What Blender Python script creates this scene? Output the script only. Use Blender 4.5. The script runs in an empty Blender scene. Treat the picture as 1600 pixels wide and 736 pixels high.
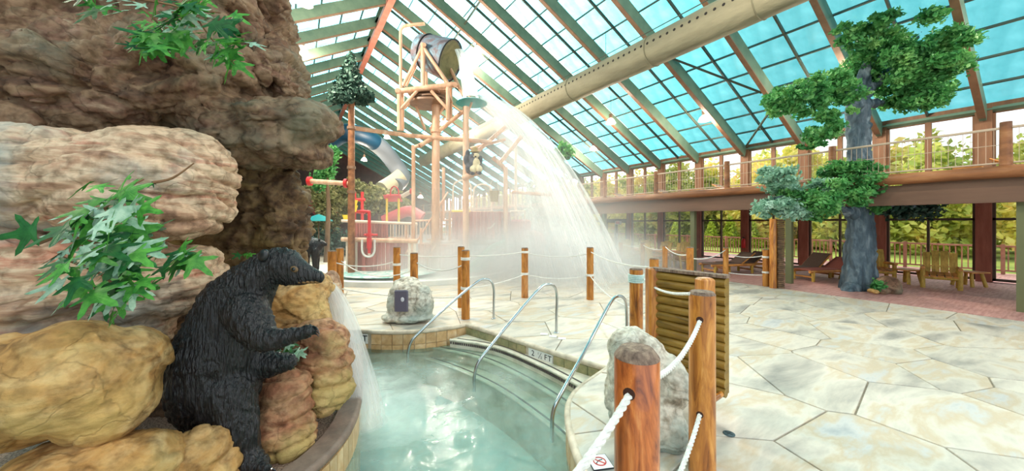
import bpy, bmesh, math, random, json
import numpy as np
from mathutils import Vector, Matrix, noise
from mathutils.geometry import delaunay_2d_cdt
C = bpy.context.scene.collection
random.seed(7); rng = np.random.default_rng(7)
PI = math.pi
# ---------------------------------------------------------------- camera, sky, exposure
TH = math.radians(31.5); CT, ST = math.cos(TH), math.sin(TH)   # the hall runs along Y; the camera is turned 31.5 deg right
cd = bpy.data.cameras.new('camera'); cam = bpy.data.objects.new('camera', cd); C.objects.link(cam)
cam.location = (0, 0, 2.0); cam.rotation_euler = (PI/2, 0, -TH)
cd.sensor_width = 36; cd.lens = 36*555/1600; cd.shift_y = -0.0125; cd.clip_start = 0.05; cd.clip_end = 400
bpy.context.scene.camera = cam
cy = bpy.context.scene.cycles; cy.transparent_max_bounces = 28; cy.volume_bounces = 2
vs = bpy.context.scene.view_settings
vs.view_transform = 'Standard'; vs.look = 'None'; vs.gamma = 1; vs.use_curve_mapping = False
vs.exposure = 0.6
w = bpy.data.worlds.new('sky'); bpy.context.scene.world = w; w.use_nodes = True
nt = w.node_tree; nt.nodes.clear()
out = nt.nodes.new('ShaderNodeOutputWorld'); bg = nt.nodes.new('ShaderNodeBackground')
tc = nt.nodes.new('ShaderNodeTexCoord'); dot = nt.nodes.new('ShaderNodeVectorMath'); dot.operation = 'DOT_PRODUCT'
SUN = Vector((-0.29*CT+1*ST, 0.29*ST+CT, 0.555)).normalized()
dot.inputs[1].default_value = SUN
rp = nt.nodes.new('ShaderNodeValToRGB'); cr = rp.color_ramp
cr.elements[0].position = 0.0; cr.elements[0].color = (0.80, 0.93, 1.0, 1)
cr.elements[1].position = 0.68; cr.elements[1].color = (1.0, 1.0, 1.0, 1)
for p_, c_ in ((0.80, (1.7, 1.65, 1.6)), (0.90, (4.4, 4.1, 4.0)), (1.0, (7.5, 6.9, 6.7))):
    e = cr.elements.new(p_); e.color = (*c_, 1)
nt.links.new(tc.outputs['Generated'], dot.inputs[0]); nt.links.new(dot.outputs['Value'], rp.inputs[0])
nt.links.new(rp.outputs[0], bg.inputs[0]); bg.inputs[1].default_value = 1.15
nt.links.new(bg.outputs[0], out.inputs[0])

# ---------------------------------------------------------------- coordinates
def CL(xc, d, z): return Vector((xc*CT+d*ST, -xc*ST+d*CT, z))            # right of / ahead of the camera -> hall
def W(x, y, d): return CL((x-800)/555*d, d, 2-(y-348)/555*d)
def G(x, y, z=0.0):
    d = 555*(2-z)/(y-348); return CL((x-800)/555*d, d, z)
RV = Vector((CT, -ST, 0)); FV = Vector((ST, CT, 0)); UV_ = Vector((0, 0, 1))
# ---------------------------------------------------------------- materials
def lin(c):
    r = []
    for v in c[:3]:
        v = v/255; r.append(v/12.92 if v <= 0.04045 else ((v+0.055)/1.055)**2.4)
    return (*r, 1)
MATS = {}
def nmat(name, cols, scale=3, detail=5, distort=0, stretch=(1,1,1), rough=0.7, bump=0.0, bscale=None, metal=0,
         spec=0.4, rnd=0.0, transl=0.0, coat=0, bstretch=None):
    """cols: list of (pos, rgb255); noise driven colour ramp plus noise bump; rnd: per-object value variation"""
    m = bpy.data.materials.new(name); m.use_nodes = True; t = m.node_tree; n = t.nodes; L = t.links
    b = n['Principled BSDF']; b.inputs['Roughness'].default_value = rough; b.inputs['Metallic'].default_value = metal
    b.inputs['Specular IOR Level'].default_value = spec; b.inputs['Coat Weight'].default_value = coat
    c = n.new('ShaderNodeTexCoord'); mp = n.new('ShaderNodeMapping'); mp.inputs['Scale'].default_value = stretch
    L.new(c.outputs['Object'], mp.inputs[0])
    if rnd:
        oi = n.new('ShaderNodeObjectInfo'); ml = n.new('ShaderNodeMath'); ml.operation = 'MULTIPLY'; ml.inputs[1].default_value = 37
        L.new(oi.outputs['Random'], ml.inputs[0]); L.new(ml.outputs[0], mp.inputs['Location'])
    if len(cols) == 1:
        b.inputs['Base Color'].default_value = lin(cols[0][1]); colout = None
    else:
        ns = n.new('ShaderNodeTexNoise'); ns.inputs['Scale'].default_value = scale; ns.inputs['Detail'].default_value = detail
        ns.inputs['Distortion'].default_value = distort; ns.inputs['Roughness'].default_value = 0.6
        L.new(mp.outputs[0], ns.inputs['Vector'])
        r = n.new('ShaderNodeValToRGB'); el = r.color_ramp.elements
        el[0].position = cols[0][0]; el[0].color = lin(cols[0][1]); el[1].position = cols[-1][0]; el[1].color = lin(cols[-1][1])
        for p, cc in cols[1:-1]:
            e = el.new(p); e.color = lin(cc)
        L.new(ns.outputs['Fac'], r.inputs[0]); colout = r.outputs[0]
        if rnd:
            hs = n.new('ShaderNodeHueSaturation'); mr = n.new('ShaderNodeMapRange')
            mr.inputs['To Min'].default_value = 1-rnd; mr.inputs['To Max'].default_value = 1+rnd
            L.new(oi.outputs['Random'], mr.inputs['Value']); L.new(mr.outputs[0], hs.inputs['Value'])
            L.new(colout, hs.inputs['Color']); colout = hs.outputs[0]
        L.new(colout, b.inputs['Base Color'])
    if bump:
        n2 = n.new('ShaderNodeTexNoise'); n2.inputs['Scale'].default_value = bscale or scale*3; n2.inputs['Detail'].default_value = 6
        if bstretch:
            mp2 = n.new('ShaderNodeMapping'); mp2.inputs['Scale'].default_value = bstretch
            L.new(c.outputs['Object'], mp2.inputs[0]); L.new(mp2.outputs[0], n2.inputs['Vector'])
        else: L.new(mp.outputs[0], n2.inputs['Vector'])
        bp = n.new('ShaderNodeBump'); bp.inputs['Strength'].default_value = 1.0; bp.inputs['Distance'].default_value = bump
        L.new(n2.outputs['Fac'], bp.inputs['Height']); L.new(bp.outputs[0], b.inputs['Normal'])
    if transl:
        o = n['Material Output']; mx = n.new('ShaderNodeMixShader'); mx.inputs[0].default_value = transl
        tl = n.new('ShaderNodeBsdfTranslucent')
        if colout: L.new(colout, tl.inputs[0])
        else: tl.inputs[0].default_value = lin(cols[0][1])
        L.new(b.outputs[0], mx.inputs[1]); L.new(tl.outputs[0], mx.inputs[2]); L.new(mx.outputs[0], o.inputs[0])
    MATS[name] = m; return m
def flat(name, c, rough=0.6, metal=0, spec=0.4, coat=0): return nmat(name, [(0, c)], rough=rough, metal=metal, spec=spec, coat=coat)
def glassy(name, tint, gloss=0.06, streak=0.0, milk=0.0, milkcol=(255,255,255), rough=0.03):
    m = bpy.data.materials.new(name); m.use_nodes = True; t = m.node_tree; n = t.nodes; L = t.links; n.clear()
    o = n.new('ShaderNodeOutputMaterial'); tr = n.new('ShaderNodeBsdfTransparent'); tr.inputs[0].default_value = (*tint, 1)
    gl = n.new('ShaderNodeBsdfGlossy'); gl.inputs['Roughness'].default_value = rough; gl.inputs[0].default_value = (1,1,1,1)
    lw = n.new('ShaderNodeFresnel'); lw.inputs[0].default_value = 1.4
    ge_ = n.new('ShaderNodeNewGeometry'); fm_ = n.new('ShaderNodeMath'); fm_.operation = 'MULTIPLY'; fi_ = n.new('ShaderNodeMath'); fi_.operation = 'SUBTRACT'; fi_.inputs[0].default_value = 1; L.new(ge_.outputs['Backfacing'], fi_.inputs[1]); L.new(lw.outputs[0], fm_.inputs[0]); L.new(fi_.outputs[0], fm_.inputs[1])
    m1 = n.new('ShaderNodeMixShader'); L.new(fm_.outputs[0], m1.inputs[0]); L.new(tr.outputs[0], m1.inputs[1]); L.new(gl.outputs[0], m1.inputs[2])
    last = m1
    if streak:
        c = n.new('ShaderNodeTexCoord'); mp = n.new('ShaderNodeMapping'); mp.inputs['Scale'].default_value = (1.2, 2.2, 0.6)
        mp.inputs['Rotation'].default_value = (0, 0.48, 0)
        ns = n.new('ShaderNodeTexNoise'); ns.inputs['Scale'].default_value = 1.1; ns.inputs['Detail'].default_value = 4
        r = n.new('ShaderNodeValToRGB'); r.color_ramp.elements[0].position = 0.3; r.color_ramp.elements[1].position = 0.75
        r.color_ramp.elements[0].color = (*tint, 1); r.color_ramp.elements[1].color = (*[min(1, v+streak) for v in tint], 1)
        L.new(c.outputs['Object'], mp.inputs[0]); L.new(mp.outputs[0], ns.inputs[0]); L.new(ns.outputs[0], r.inputs[0]); L.new(r.outputs[0], tr.inputs[0])
    if milk:
        df = n.new('ShaderNodeBsdfTranslucent'); df.inputs[0].default_value = lin(milkcol)
        m2 = n.new('ShaderNodeMixShader'); m2.inputs[0].default_value = milk
        L.new(last.outputs[0], m2.inputs[1]); L.new(df.outputs[0], m2.inputs[2]); last = m2
    L.new(last.outputs[0], o.inputs[0]); MATS[name] = m; return m
def emit(name, c, s):
    m = bpy.data.materials.new(name); m.use_nodes = True; b = m.node_tree.nodes['Principled BSDF']
    b.inputs['Base Color'].default_value = lin(c); b.inputs['Emission Color'].default_value = lin(c); b.inputs['Emission Strength'].default_value = s
    MATS[name] = m; return m
# ---------------------------------------------------------------- mesh builder
class MB:
    def __init__(s): s.v = []; s.f = []; s.uv = None
    def add(s, vs, fs):
        o = len(s.v); s.v += [tuple(v) for v in vs]; s.f += [tuple(i+o for i in f) for f in fs]; return s
    def box(s, c, size, rz=0, M=None, ch=0):
        hx, hy, hz = size[0]/2, size[1]/2, size[2]/2; c = Vector(c)
        R = M if M is not None else Matrix.Rotation(rz, 3, 'Z')
        if ch:   # chamfered vertical edges and top
            k = ch; P = [(-hx+k,-hy),(hx-k,-hy),(hx,-hy+k),(hx,hy-k),(hx-k,hy),(-hx+k,hy),(-hx,hy-k),(-hx,-hy+k)]
            vs = []
            for z, q in ((-hz, 1), (hz-k, 1), (hz, 1)):
                for (x, y) in P:
                    if z == hz: x *= (hx-k)/hx; y *= (hy-k)/hy
                    vs.append(c+R@Vector((x, y, z)))
            fs = [tuple(range(7, -1, -1)), tuple(range(16, 24))]
            for a in (0, 8):
                for i in range(8): j = (i+1) % 8; fs.append((a+i, a+j, a+8+j, a+8+i))
            return s.add(vs, fs)
        vs = [c+R@Vector((x, y, z)) for z in (-hz, hz) for (x, y) in ((-hx,-hy),(hx,-hy),(hx,hy),(-hx,hy))]
        return s.add(vs, [(3,2,1,0),(4,5,6,7),(0,1,5,4),(1,2,6,5),(2,3,7,6),(3,0,4,7)])
    def bar(s, a, b, wid, hei, up=(0,0,1)):
        a, b = Vector(a), Vector(b); d = b-a; l = d.length; d.normalize(); up = Vector(up)
        if abs(d.dot(up)) > .98: up = Vector((0,1,0))
        x = d.cross(up).normalized(); z = x.cross(d)
        M = Matrix((x, d, z)).transposed()
        return s.box((a+b)/2, (wid, l, hei), M=M)
    def tube(s, pts, r, seg=10, cap=True, closed=False):
        pts = [Vector(p) for p in pts]; n = len(pts); rs = r if isinstance(r, (list, tuple)) else [r]*n
        T = []
        for i in range(n):
            a = pts[i-1] if (i or closed) else pts[i]; b = pts[(i+1) % n] if (i < n-1 or closed) else pts[i]
            T.append((b-a).normalized())
        u = T[0].orthogonal().normalized(); vs = []
        for i in range(n):
            u = (u - T[i]*u.dot(T[i])).normalized(); v = T[i].cross(u)
            for k in range(seg):
                a = 2*PI*k/seg; vs.append(pts[i]+(u*math.cos(a)+v*math.sin(a))*rs[i])
        fs = []
        for i in range(n if closed else n-1):
            j = (i+1) % n
            for k in range(seg): l = (k+1) % seg; fs.append((i*seg+k, i*seg+l, j*seg+l, j*seg+k))
        if cap and not closed: fs += [tuple(range(seg-1, -1, -1)), tuple((n-1)*seg+k for k in range(seg))]
        return s.add(vs, fs)
    def lathe(s, prof, c=(0,0,0), seg=16, M=None, wob=0, a0=0, a1=2*PI):
        """prof: (r, z)"""
        c = Vector(c); n = len(prof); vs = []; full = abs(a1-a0-2*PI) < 1e-6; ns = seg if full else seg+1
        ph = random.random()*6
        for (r, z) in prof:
            for k in range(ns):
                a = a0+(a1-a0)*k/seg; rr = r*(1+wob*math.sin(3*a+ph)+wob*.7*math.sin(5*a+ph*2+z*3))
                p = Vector((rr*math.cos(a), rr*math.sin(a), z)); p = (M@p if M is not None else p)+c; vs.append(p)
        fs = []
        for i in range(n-1):
            for k in range(seg):
                l = (k+1) % ns; fs.append((i*ns+k, i*ns+l, (i+1)*ns+l, (i+1)*ns+k))
        if full: fs += [tuple(range(ns-1, -1, -1)), tuple((n-1)*ns+k for k in range(ns))]
        return s.add(vs, fs)
    def prism(s, poly, z0, z1):
        n = len(poly); a = sum(poly[i][0]*poly[(i+1)%n][1]-poly[(i+1)%n][0]*poly[i][1] for i in range(n))
        if a < 0: poly = poly[::-1]
        vs = [(p[0], p[1], z0) for p in poly]+[(p[0], p[1], z1) for p in poly]
        return s.add(vs, [tuple(range(n-1, -1, -1)), tuple(range(n, 2*n))]+[(i, (i+1)%n, n+(i+1)%n, n+i) for i in range(n)])
    def ell(s, c, r, seg=14, rings=9, M=None):
        prof = [(math.sin(PI*i/rings), -math.cos(PI*i/rings)) for i in range(rings+1)]
        prof[0] = (0.02, -1); prof[-1] = (0.02, 1); c = Vector(c); vs = []
        for (q, z) in prof:
            for k in range(seg):
                a = 2*PI*k/seg; p = Vector((q*math.cos(a)*r[0], q*math.sin(a)*r[1], z*r[2]))
                vs.append((M@p if M is not None else p)+c)
        fs = [(i*seg+k, i*seg+(k+1)%seg, (i+1)*seg+(k+1)%seg, (i+1)*seg+k) for i in range(rings) for k in range(seg)]
        fs += [tuple(range(seg-1, -1, -1)), tuple(rings*seg+k for k in range(seg))]
        return s.add(vs, fs)
    def mesh(s, name, off=(0,0,0)):
        me = bpy.data.meshes.new(name); o = Vector(off)
        me.from_pydata([(v[0]-o.x, v[1]-o.y, v[2]-o.z) for v in s.v], [], s.f); me.update(); return me
def worldloc(o):
    l = Vector((0,0,0))
    while o is not None: l = l+o.location; o = o.parent
    return l
def link(name, me, m, parent=None, loc=None, smooth=False, bevel=0):
    o = bpy.data.objects.new(name, me); C.objects.link(o)
    if m is not None and not me.materials: me.materials.append(m)
    if parent is not None: o.parent = parent
    if loc is not None: o.location = loc
    if smooth:
        me.polygons.foreach_set('use_smooth', [True]*len(me.polygons))
        if smooth != 'all': me.set_sharp_from_angle(angle=0.9)
    if bevel:
        b = o.modifiers.new('b', 'BEVEL'); b.width = bevel; b.segments = 2; b.limit_method = 'ANGLE'
    return o
def obj(name, mb, m, parent=None, smooth=True, bevel=0, base=None):
    """mb in hall coordinates; part: origin at its parent's; top-level: origin at base or at bottom centre"""
    if parent is not None: return link(name, mb.mesh(name, worldloc(parent)), m, parent, None, smooth, bevel)
    if base is None:
        a = np.array(mb.v); base = (float((a[:,0].min()+a[:,0].max())/2), float((a[:,1].min()+a[:,1].max())/2), float(a[:,2].min()))
    return link(name, mb.mesh(name, base), m, None, base, smooth, bevel)
def tag(o, label=None, cat=None, group=None, kind=None):
    if label: o['label'] = label
    if cat: o['category'] = cat
    if group: o['group'] = group
    if kind: o['kind'] = kind
    return o
def thing(name, loc, label=None, cat=None, group=None, kind=None, rz=0):
    o = bpy.data.objects.new(name, None); C.objects.link(o); o.location = loc; o.rotation_euler[2] = rz; o.empty_display_size = .1
    return tag(o, label, cat, group, kind)
def dup(o, parent=None, loc=None, rz=None, label=None, group=None):
    c = o.copy(); C.objects.link(c); c.parent = parent
    if loc is not None: c.location = loc
    if rz is not None: c.rotation_euler[2] = rz
    if label: c['label'] = label
    if group: c['group'] = group
    for ch in list(o.children): dup(ch, c)
    return c
def smoothpts(P, n=6, closed=False):
    P = [Vector(p) for p in P]; N = len(P); R = []
    for i in range(N if closed else N-1):
        if closed: a, b, c, d = P[i-1], P[i], P[(i+1)%N], P[(i+2)%N]
        else: a, b, c, d = P[max(i-1,0)], P[i], P[i+1], P[min(i+2,N-1)]
        for k in range(n):
            t = k/n; R.append(.5*((2*b)+(c-a)*t+(2*a-5*b+4*c-d)*t*t+(3*b-a-3*c+d)*t**3))
    if not closed: R.append(P[-1])
    return R
def evalmesh(o):
    dg = bpy.context.evaluated_depsgraph_get(); dg.update()
    return bpy.data.meshes.new_from_object(o.evaluated_get(dg))
def blob(mb, voxel, smooth=4):
    """union of overlapping closed shapes into one continuous skin"""
    me = mb.mesh('tmp'); o = bpy.data.objects.new('tmp', me); C.objects.link(o)
    r = o.modifiers.new('r', 'REMESH'); r.mode = 'VOXEL'; r.voxel_size = voxel
    if smooth:
        q = o.modifiers.new('s', 'SMOOTH'); q.iterations = smooth; q.factor = .6
    m2 = evalmesh(o); bpy.data.objects.remove(o); bpy.data.meshes.remove(me); return m2
def displace(me, fn):
    n = len(me.vertices); co = np.empty(n*3); nr = np.empty(n*3)
    me.vertices.foreach_get('co', co); me.vertices.foreach_get('normal', nr)
    co = co.reshape(-1, 3); nr = nr.reshape(-1, 3)
    d = np.array([fn(Vector(c), nn) for c, nn in zip(co, nr)])
    co = co + nr*d[:, None]; me.vertices.foreach_set('co', co.ravel()); me.update()
def shiftmesh(me, off):
    me.transform(Matrix.Translation(-Vector(off)))
# ================================================================ SETTING
# ---- materials
nmat('stone', [(.30,(148,144,138)),(.42,(192,184,172)),(.5,(212,204,190)),(.57,(200,182,156)),(.64,(200,198,194)),(.74,(166,170,172))], scale=1.3, detail=8, distort=.35, stretch=(.55,1.5,1), rough=.42, bump=.006, bscale=7, rnd=.09, spec=.5)
nmat('grout', [(.3,(128,118,104)),(.7,(168,156,138))], scale=8, rough=.8)
nmat('wetfloor', [(.3,(205,208,204)),(.7,(236,234,226))], scale=2, rough=.3, bump=.002, bscale=9)
nmat('coping', [(.3,(176,160,138)),(.6,(222,208,186))], scale=5, rough=.5, bump=.003)
nmat('tile_tan', [(.3,(178,140,96)),(.5,(206,168,120)),(.7,(222,196,156))], scale=6, rough=.35, bump=.002, rnd=.13)
nmat('tile_green', [(.3,(120,126,92)),(.5,(158,152,112)),(.7,(190,172,130))], scale=6, rough=.35, bump=.002, rnd=.13)
nmat('step', [(.3,(198,192,170)),(.6,(230,226,208))], scale=4, rough=.5, bump=.002)
flat('stripe', (92,82,80), .5)
nmat('poolfloor', [(.35,(166,200,194)),(.65,(208,226,216))], scale=1.6, rough=.5)
nmat('deckpink', [(.3,(160,112,106)),(.6,(196,150,142))], scale=2, stretch=(1,9,1), rough=.6)
nmat('gravel', [(.35,(98,78,66)),(.5,(138,116,100)),(.65,(176,152,134))], scale=60, detail=3, rough=.9, bump=.012, bscale=70)
nmat('capstone', [(.3,(112,92,82)),(.7,(142,120,106))], scale=8, rough=.6, bump=.003)
nmat('rafter', [(.3,(88,112,94)),(.7,(112,134,112))], scale=2, stretch=(1,1,1), rough=.55)
nmat('flange', [(.3,(112,84,64)),(.7,(138,106,82))], scale=3, rough=.5)
flat('darkmetal', (70,78,68), .5)
nmat('redpost', [(.3,(140,78,60)),(.7,(172,104,82))], scale=2, stretch=(3,3,.5), rough=.6)
nmat('brownpost', [(.3,(98,66,44)),(.7,(130,92,64))], scale=2, stretch=(3,3,.5), rough=.6)
flat('frame', (78,62,50), .5)
nmat('beam', [(.3,(92,68,54)),(.7,(112,84,68))], scale=1, stretch=(4,.5,4), rough=.6)
nmat('lognat', [(.3,(100,62,38)),(.55,(142,92,56)),(.75,(172,124,84))], scale=2.5, stretch=(2,.35,2), rough=.5, bump=.006, bscale=6)
flat('greenpost', (100,104,72), .5)
nmat('railpink', [(.3,(150,100,84)),(.7,(180,130,110))], scale=3, rough=.6)
glassy('winglass', (.93,.96,.94), .05)
glassy('panes', (.27,.585,.61), .05, streak=.13, milk=.02, milkcol=(200,240,240))
nmat('ceilwood', [(.3,(70,40,36)),(.7,(98,60,52))], scale=1, stretch=(1,6,1), rough=.7)
nmat('ground', [(.3,(90,110,40)),(.6,(150,160,70)),(.8,(180,150,80))], scale=.5, rough=1)

def c2(l): return [CL(a, b, 0).xy for a, b in l]
EDGE_VIS = [(-4.6,6.6),(-3.9,6.7),(-3.07,6.69),(-2.37,6.59),(-1.79,6.63),(-1.235,6.85),(-.917,7.07)]
EDGE_R = [(-.917,7.07),(-.417,6.61),(0,6.2),(.604,5.59),(.99,5.236),(1.33,4.93)]
EDGE_P = [(1.33,4.93),(1.033,4.587),(.8,4.3),(.65,4.0),(.583,3.675),(.565,3.394),(.572,3.11),(.587,2.86)]
EDGE_N = [(.58,2.2),(.45,1.5),(.1,1.0),(-.6,.7),(-2,.6),(-5,1),(-6.5,3),(-6,5.5)]
def sm(l, n=4): return [(v.x, v.y) for v in smoothpts([(a, b, 0) for a, b in l], n)]
PL = sm(EDGE_VIS)[:-1]+sm(EDGE_R)[:-1]+sm(EDGE_P)[:-1]+[EDGE_P[-1]]+EDGE_N
POOL = c2(PL)
XL, XR, ZE, XM, ZR, YE = -11.5, 20.0, 5.94, 4.24, 14.2, 60.0
OUT = [Vector((XL,-7)), Vector((XR+.2,-7)), Vector((XR+.2,YE)), Vector((XL,YE))]
def cdt_faces(polys):
    vs = []; fs = []
    for p in polys:
        a_ = sum(p[i][0]*p[(i+1)%len(p)][1]-p[(i+1)%len(p)][0]*p[i][1] for i in range(len(p)))
        if a_ < 0: p = list(p)[::-1]
        fs.append(list(range(len(vs), len(vs)+len(p)))); vs += [Vector(q) for q in p]
    v, e, f, ov, oe, of = delaunay_2d_cdt(vs, [], fs, 0, 1e-5)
    return v, f, of
floor = thing('floor', (4, 8, 0), kind='structure')
v, f, of = cdt_faces([OUT, POOL])
mb = MB(); mb.add([(p.x, p.y, -.014) for p in v], [t for t, o in zip(f, of) if 0 in o and 1 not in o])
s_ = obj('floor_slab', mb, MATS['grout'], floor)
# flagstones: jittered cells cut by the pool edge, each with a recessed joint round it
seeds = []
rs = random.Random(11)
SX, SY = 1.3, .98
for i in range(-7, 10):
    for j in range(-2, 19):
        x = i*SX+(.5*SX if j % 2 else 0)+rs.uniform(-.42, .42)*SX; y = j*SY+rs.uniform(-.36, .36)*SY
        seeds.append((x, y))
def clip(poly, nx, ny, c):
    R = []
    for i in range(len(poly)):
        a, b = poly[i], poly[(i+1) % len(poly)]; da = a[0]*nx+a[1]*ny-c; db = b[0]*nx+b[1]*ny-c
        if da <= 0: R.append(a)
        if (da < 0 < db) or (db < 0 < da):
            t = da/(da-db); R.append((a[0]+(b[0]-a[0])*t, a[1]+(b[1]-a[1])*t))
    return R
cells = []
rot = math.radians(-25); cr_, sr_ = math.cos(rot), math.sin(rot)
XS = 12.6
for k, (x, y) in enumerate(seeds):
    poly = [(x-3,y-3),(x+3,y-3),(x+3,y+3),(x-3,y+3)]
    for q, (u, w_) in enumerate(seeds):
        if q == k or abs(u-x) > 4 or abs(w_-y) > 4: continue
        dx, dy = u-x, w_-y; l = math.hypot(dx, dy)
        poly = clip(poly, dx/l, dy/l, ((u*u+w_*w_-x*x-y*y)/2)/l-.009)
        if len(poly) < 3: break
    if len(poly) >= 3: poly = clip(poly, 1, 0, XS)
    if len(poly) >= 3: cells.append(poly)
v, f, of = cdt_faces([POOL]+cells)
tri = {}
for t, o in zip(f, of):
    if 0 in o: continue
    for c in o:
        if c > 0: tri.setdefault(c-1, []).append(t)
def inview(p):
    q = Vector((p[0], p[1])); xc = q.x*CT-q.y*ST; d = q.x*ST+q.y*CT
    return d > .9 and abs(xc) < 1.5*d+1.2, d
order = []
for c, ts in tri.items():
    cx = sum(p[0] for p in cells[c])/len(cells[c]); cy = sum(p[1] for p in cells[c])/len(cells[c])
    ok, d = inview((cx, cy)); order.append((0 if ok else 1, d, c))
order.sort(); rest = MB()
def stone_geo(ts, mb, z):
    bm = bmesh.new(); mp = {}
    for t in ts:
        vv = []
        for i in t:
            if i not in mp: mp[i] = bm.verts.new((v[i].x, v[i].y, z))
            vv.append(mp[i])
        try: bm.faces.new(vv)
        except ValueError: pass
    bmesh.ops.dissolve_limit(bm, angle_limit=.01, verts=bm.verts, edges=bm.edges)
    bmesh.ops.recalc_face_normals(bm, faces=bm.faces)
    r = bmesh.ops.extrude_face_region(bm, geom=list(bm.faces))
    top = [g for g in r['geom'] if isinstance(g, bmesh.types.BMVert)]
    bmesh.ops.translate(bm, verts=[q for q in bm.verts if q not in set(top)], vec=(0,0,-.045))
    bm.verts.index_update()
    mb.add([q.co.copy() for q in bm.verts], [[q.index for q in fc.verts] for fc in bm.faces]); bm.free()
ns = 0
for a, d, c in order:
    z = rs.uniform(-.003, .003)
    if ns < 290 and a == 0 and d < 15:
        m_ = MB(); stone_geo(tri[c], m_, z); obj('flagstone', m_, MATS['stone'], floor, smooth=False, bevel=.006 if d < 6 else 0); ns += 1
    else: stone_geo(tri[c], rest, z)
o = obj('flagstone', rest, MATS['stone'], floor, smooth=False); o['kind'] = 'stuff'
# timber deck under the balcony, pale wet floor of the splash area
mb = MB(); mb.prism([(XS+.02,-7),(XR+.1,-7),(XR+.1,YE-.1),(XS+.02,YE-.1)], -.012, .004); obj('deck_boards', mb, MATS['deckpink'], floor, smooth=False)

# ---- pool
pool = thing('pool_basin', CL(-1.5, 4, -1.2), kind='structure', label='sunken pool basin with tiled walls and curved entry steps')
WZ = -.35
mb = MB(); v2, f2, of2 = cdt_faces([POOL]); mb.add([(p.x, p.y, -1.15) for p in v2], [t for t, o in zip(f2, of2) if 0 in o]); obj('pool_floor', mb, MATS['poolfloor'], pool)
mb = MB(); n = len(POOL); mb.add([(p.x, p.y, z) for z in (-1.2, -.02) for p in POOL], [((i+1)%n, i, n+i, n+(i+1)%n) for i in range(n)]); obj('pool_wall', mb, MATS['coping'], pool)
def poly3(l, z, n=4): return [CL(a, b, z) for a, b in sm(l, n)]
for l in (EDGE_VIS, EDGE_R, EDGE_P+EDGE_N[:3]):
    pts = poly3(l, -.034, 6); mb = MB()
    # rounded lip: half-round over the edge plus a flat band behind it
    mb.tube(pts, .042, 10); obj('coping', mb, MATS['coping'], pool)
def walk(l, step):
    pts = [Vector((p[0], p[1], 0)) for p in [CL(a, b, 0).to_tuple() for a, b in sm(l, 8)]]; R = []; acc = 0
    segs = [(pts[i], pts[i+1]) for i in range(len(pts)-1)]; L = sum((b-a).length for a, b in segs); k = 0; s = step/2
    pos = 0
    for a, b in segs:
        l_ = (b-a).length
        while s <= pos+l_:
            t = (s-pos)/l_; R.append((a.lerp(b, t), (b-a).normalized())); s += step
        pos += l_
    return R
def tiles(l, side, mat, skip=None):
    for p, t in walk(l, .2):
        nrm = Vector((-t.y, t.x, 0))*side; ang = math.atan2(t.y, t.x)
        if skip and skip(p): continue
        for z, h in ((-.165, .185), (-.335, .14)):
            mb = MB(); mb.box(p+nrm*.008+Vector((0,0,z)), (.192, .03, h), rz=ang); obj('tile', mb, mat, pool, smooth=False)
MK1 = CL(-.0, 0, 0)
def near(p, q, r): return (Vector((p.x, p.y, 0))-Vector((q.x, q.y, 0))).length < r
mk_r = G(847, 541.5); mk_l = G(556, 514.5)
tiles(EDGE_VIS, -1, MATS['tile_tan'], lambda p: near(p, mk_l, .26))
tiles(EDGE_R, -1, MATS['tile_green'], lambda p: near(p, mk_r, .26))
tiles(EDGE_P[1:], -1, MATS['tile_tan'])
# steps (front edges measured on the photograph, at their own heights)
S = [([(703,530),(774,541.6),(842,569),(900,599),(925,614)], -.20), ([(671,542),(751,560),(820,592),(888,635),(905,648)], -.365), ([(639,552),(705.5,573.5),(774,605),(847,656),(893,697),(910,715)], -.55)]
wallpts = [Vector((*p, 0)) for p in c2(sm(EDGE_R)+sm(EDGE_P)[1:])]
for k, (px, z) in enumerate(S):
    fr = smoothpts([G(x, y, z) for x, y in px], 6)
    ext = [CL(a, b, 0) for a, b in ([(-.9,7.0),(0,6.2),(1.3,4.95),(1.0,4.58),(.8,4.3)]+([(.65,4.0)] if k else [])+([(.583,3.675)] if k else [])+([(.56,3.3)] if k > 1 else []))][::-1]
    if k: ext = ext+[CL(-1.15,6.87,0)]
    poly = [(p.x, p.y) for p in fr]+[(p.x, p.y) for p in ext]
    vv, ff, oo = cdt_faces([poly]); m_ = MB()
    n0 = len(vv); m_.add([(p.x, p.y, z) for p in vv]+[(p.x, p.y, -1.15) for p in vv], [t for t, o_ in zip(ff, oo) if 0 in o_])
    for i in range(len(fr)-1):
        a, b = fr[i], fr[i+1]; m_.add([(a.x,a.y,-1.15),(b.x,b.y,-1.15),(b.x,b.y,z),(a.x,a.y,z)], [(0,1,2,3)])
    obj('step', m_, MATS['step'], pool, smooth=False)
    m_ = MB(); m_.tube([p+Vector((0,0,-.012)) for p in fr], .022, 8); obj('step_nosing', m_, MATS['step'], pool)
    inn = [p+(CL(.5,6.6,0)-CL(0,5.6,0)).normalized()*.09 for p in fr][1:-2]
    m_ = MB()
    for a, b in zip(inn, inn[1:]): m_.bar((a.x,a.y,z+.001), (b.x,b.y,z+.001), .03, .006)
    obj('inlay_stripe', m_, MATS['stripe'], pool)
    if k == 0:   # little dark mosaic tiles down the first riser
        m_ = MB(); L_ = 0
        for a, b in zip(fr, fr[1:]):
            nn = max(1, int((b-a).length/.035))
            for q in range(nn):
                p = a.lerp(b, (q+.5)/nn); ang = math.atan2((b-a).y, (b-a).x)
                m_.box((p.x, p.y, z-.062), (.026, .024, .04), rz=ang)
        o = obj('mosaic_tile', m_, MATS['stripe'], pool, smooth=False); o['kind'] = 'stuff'
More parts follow.
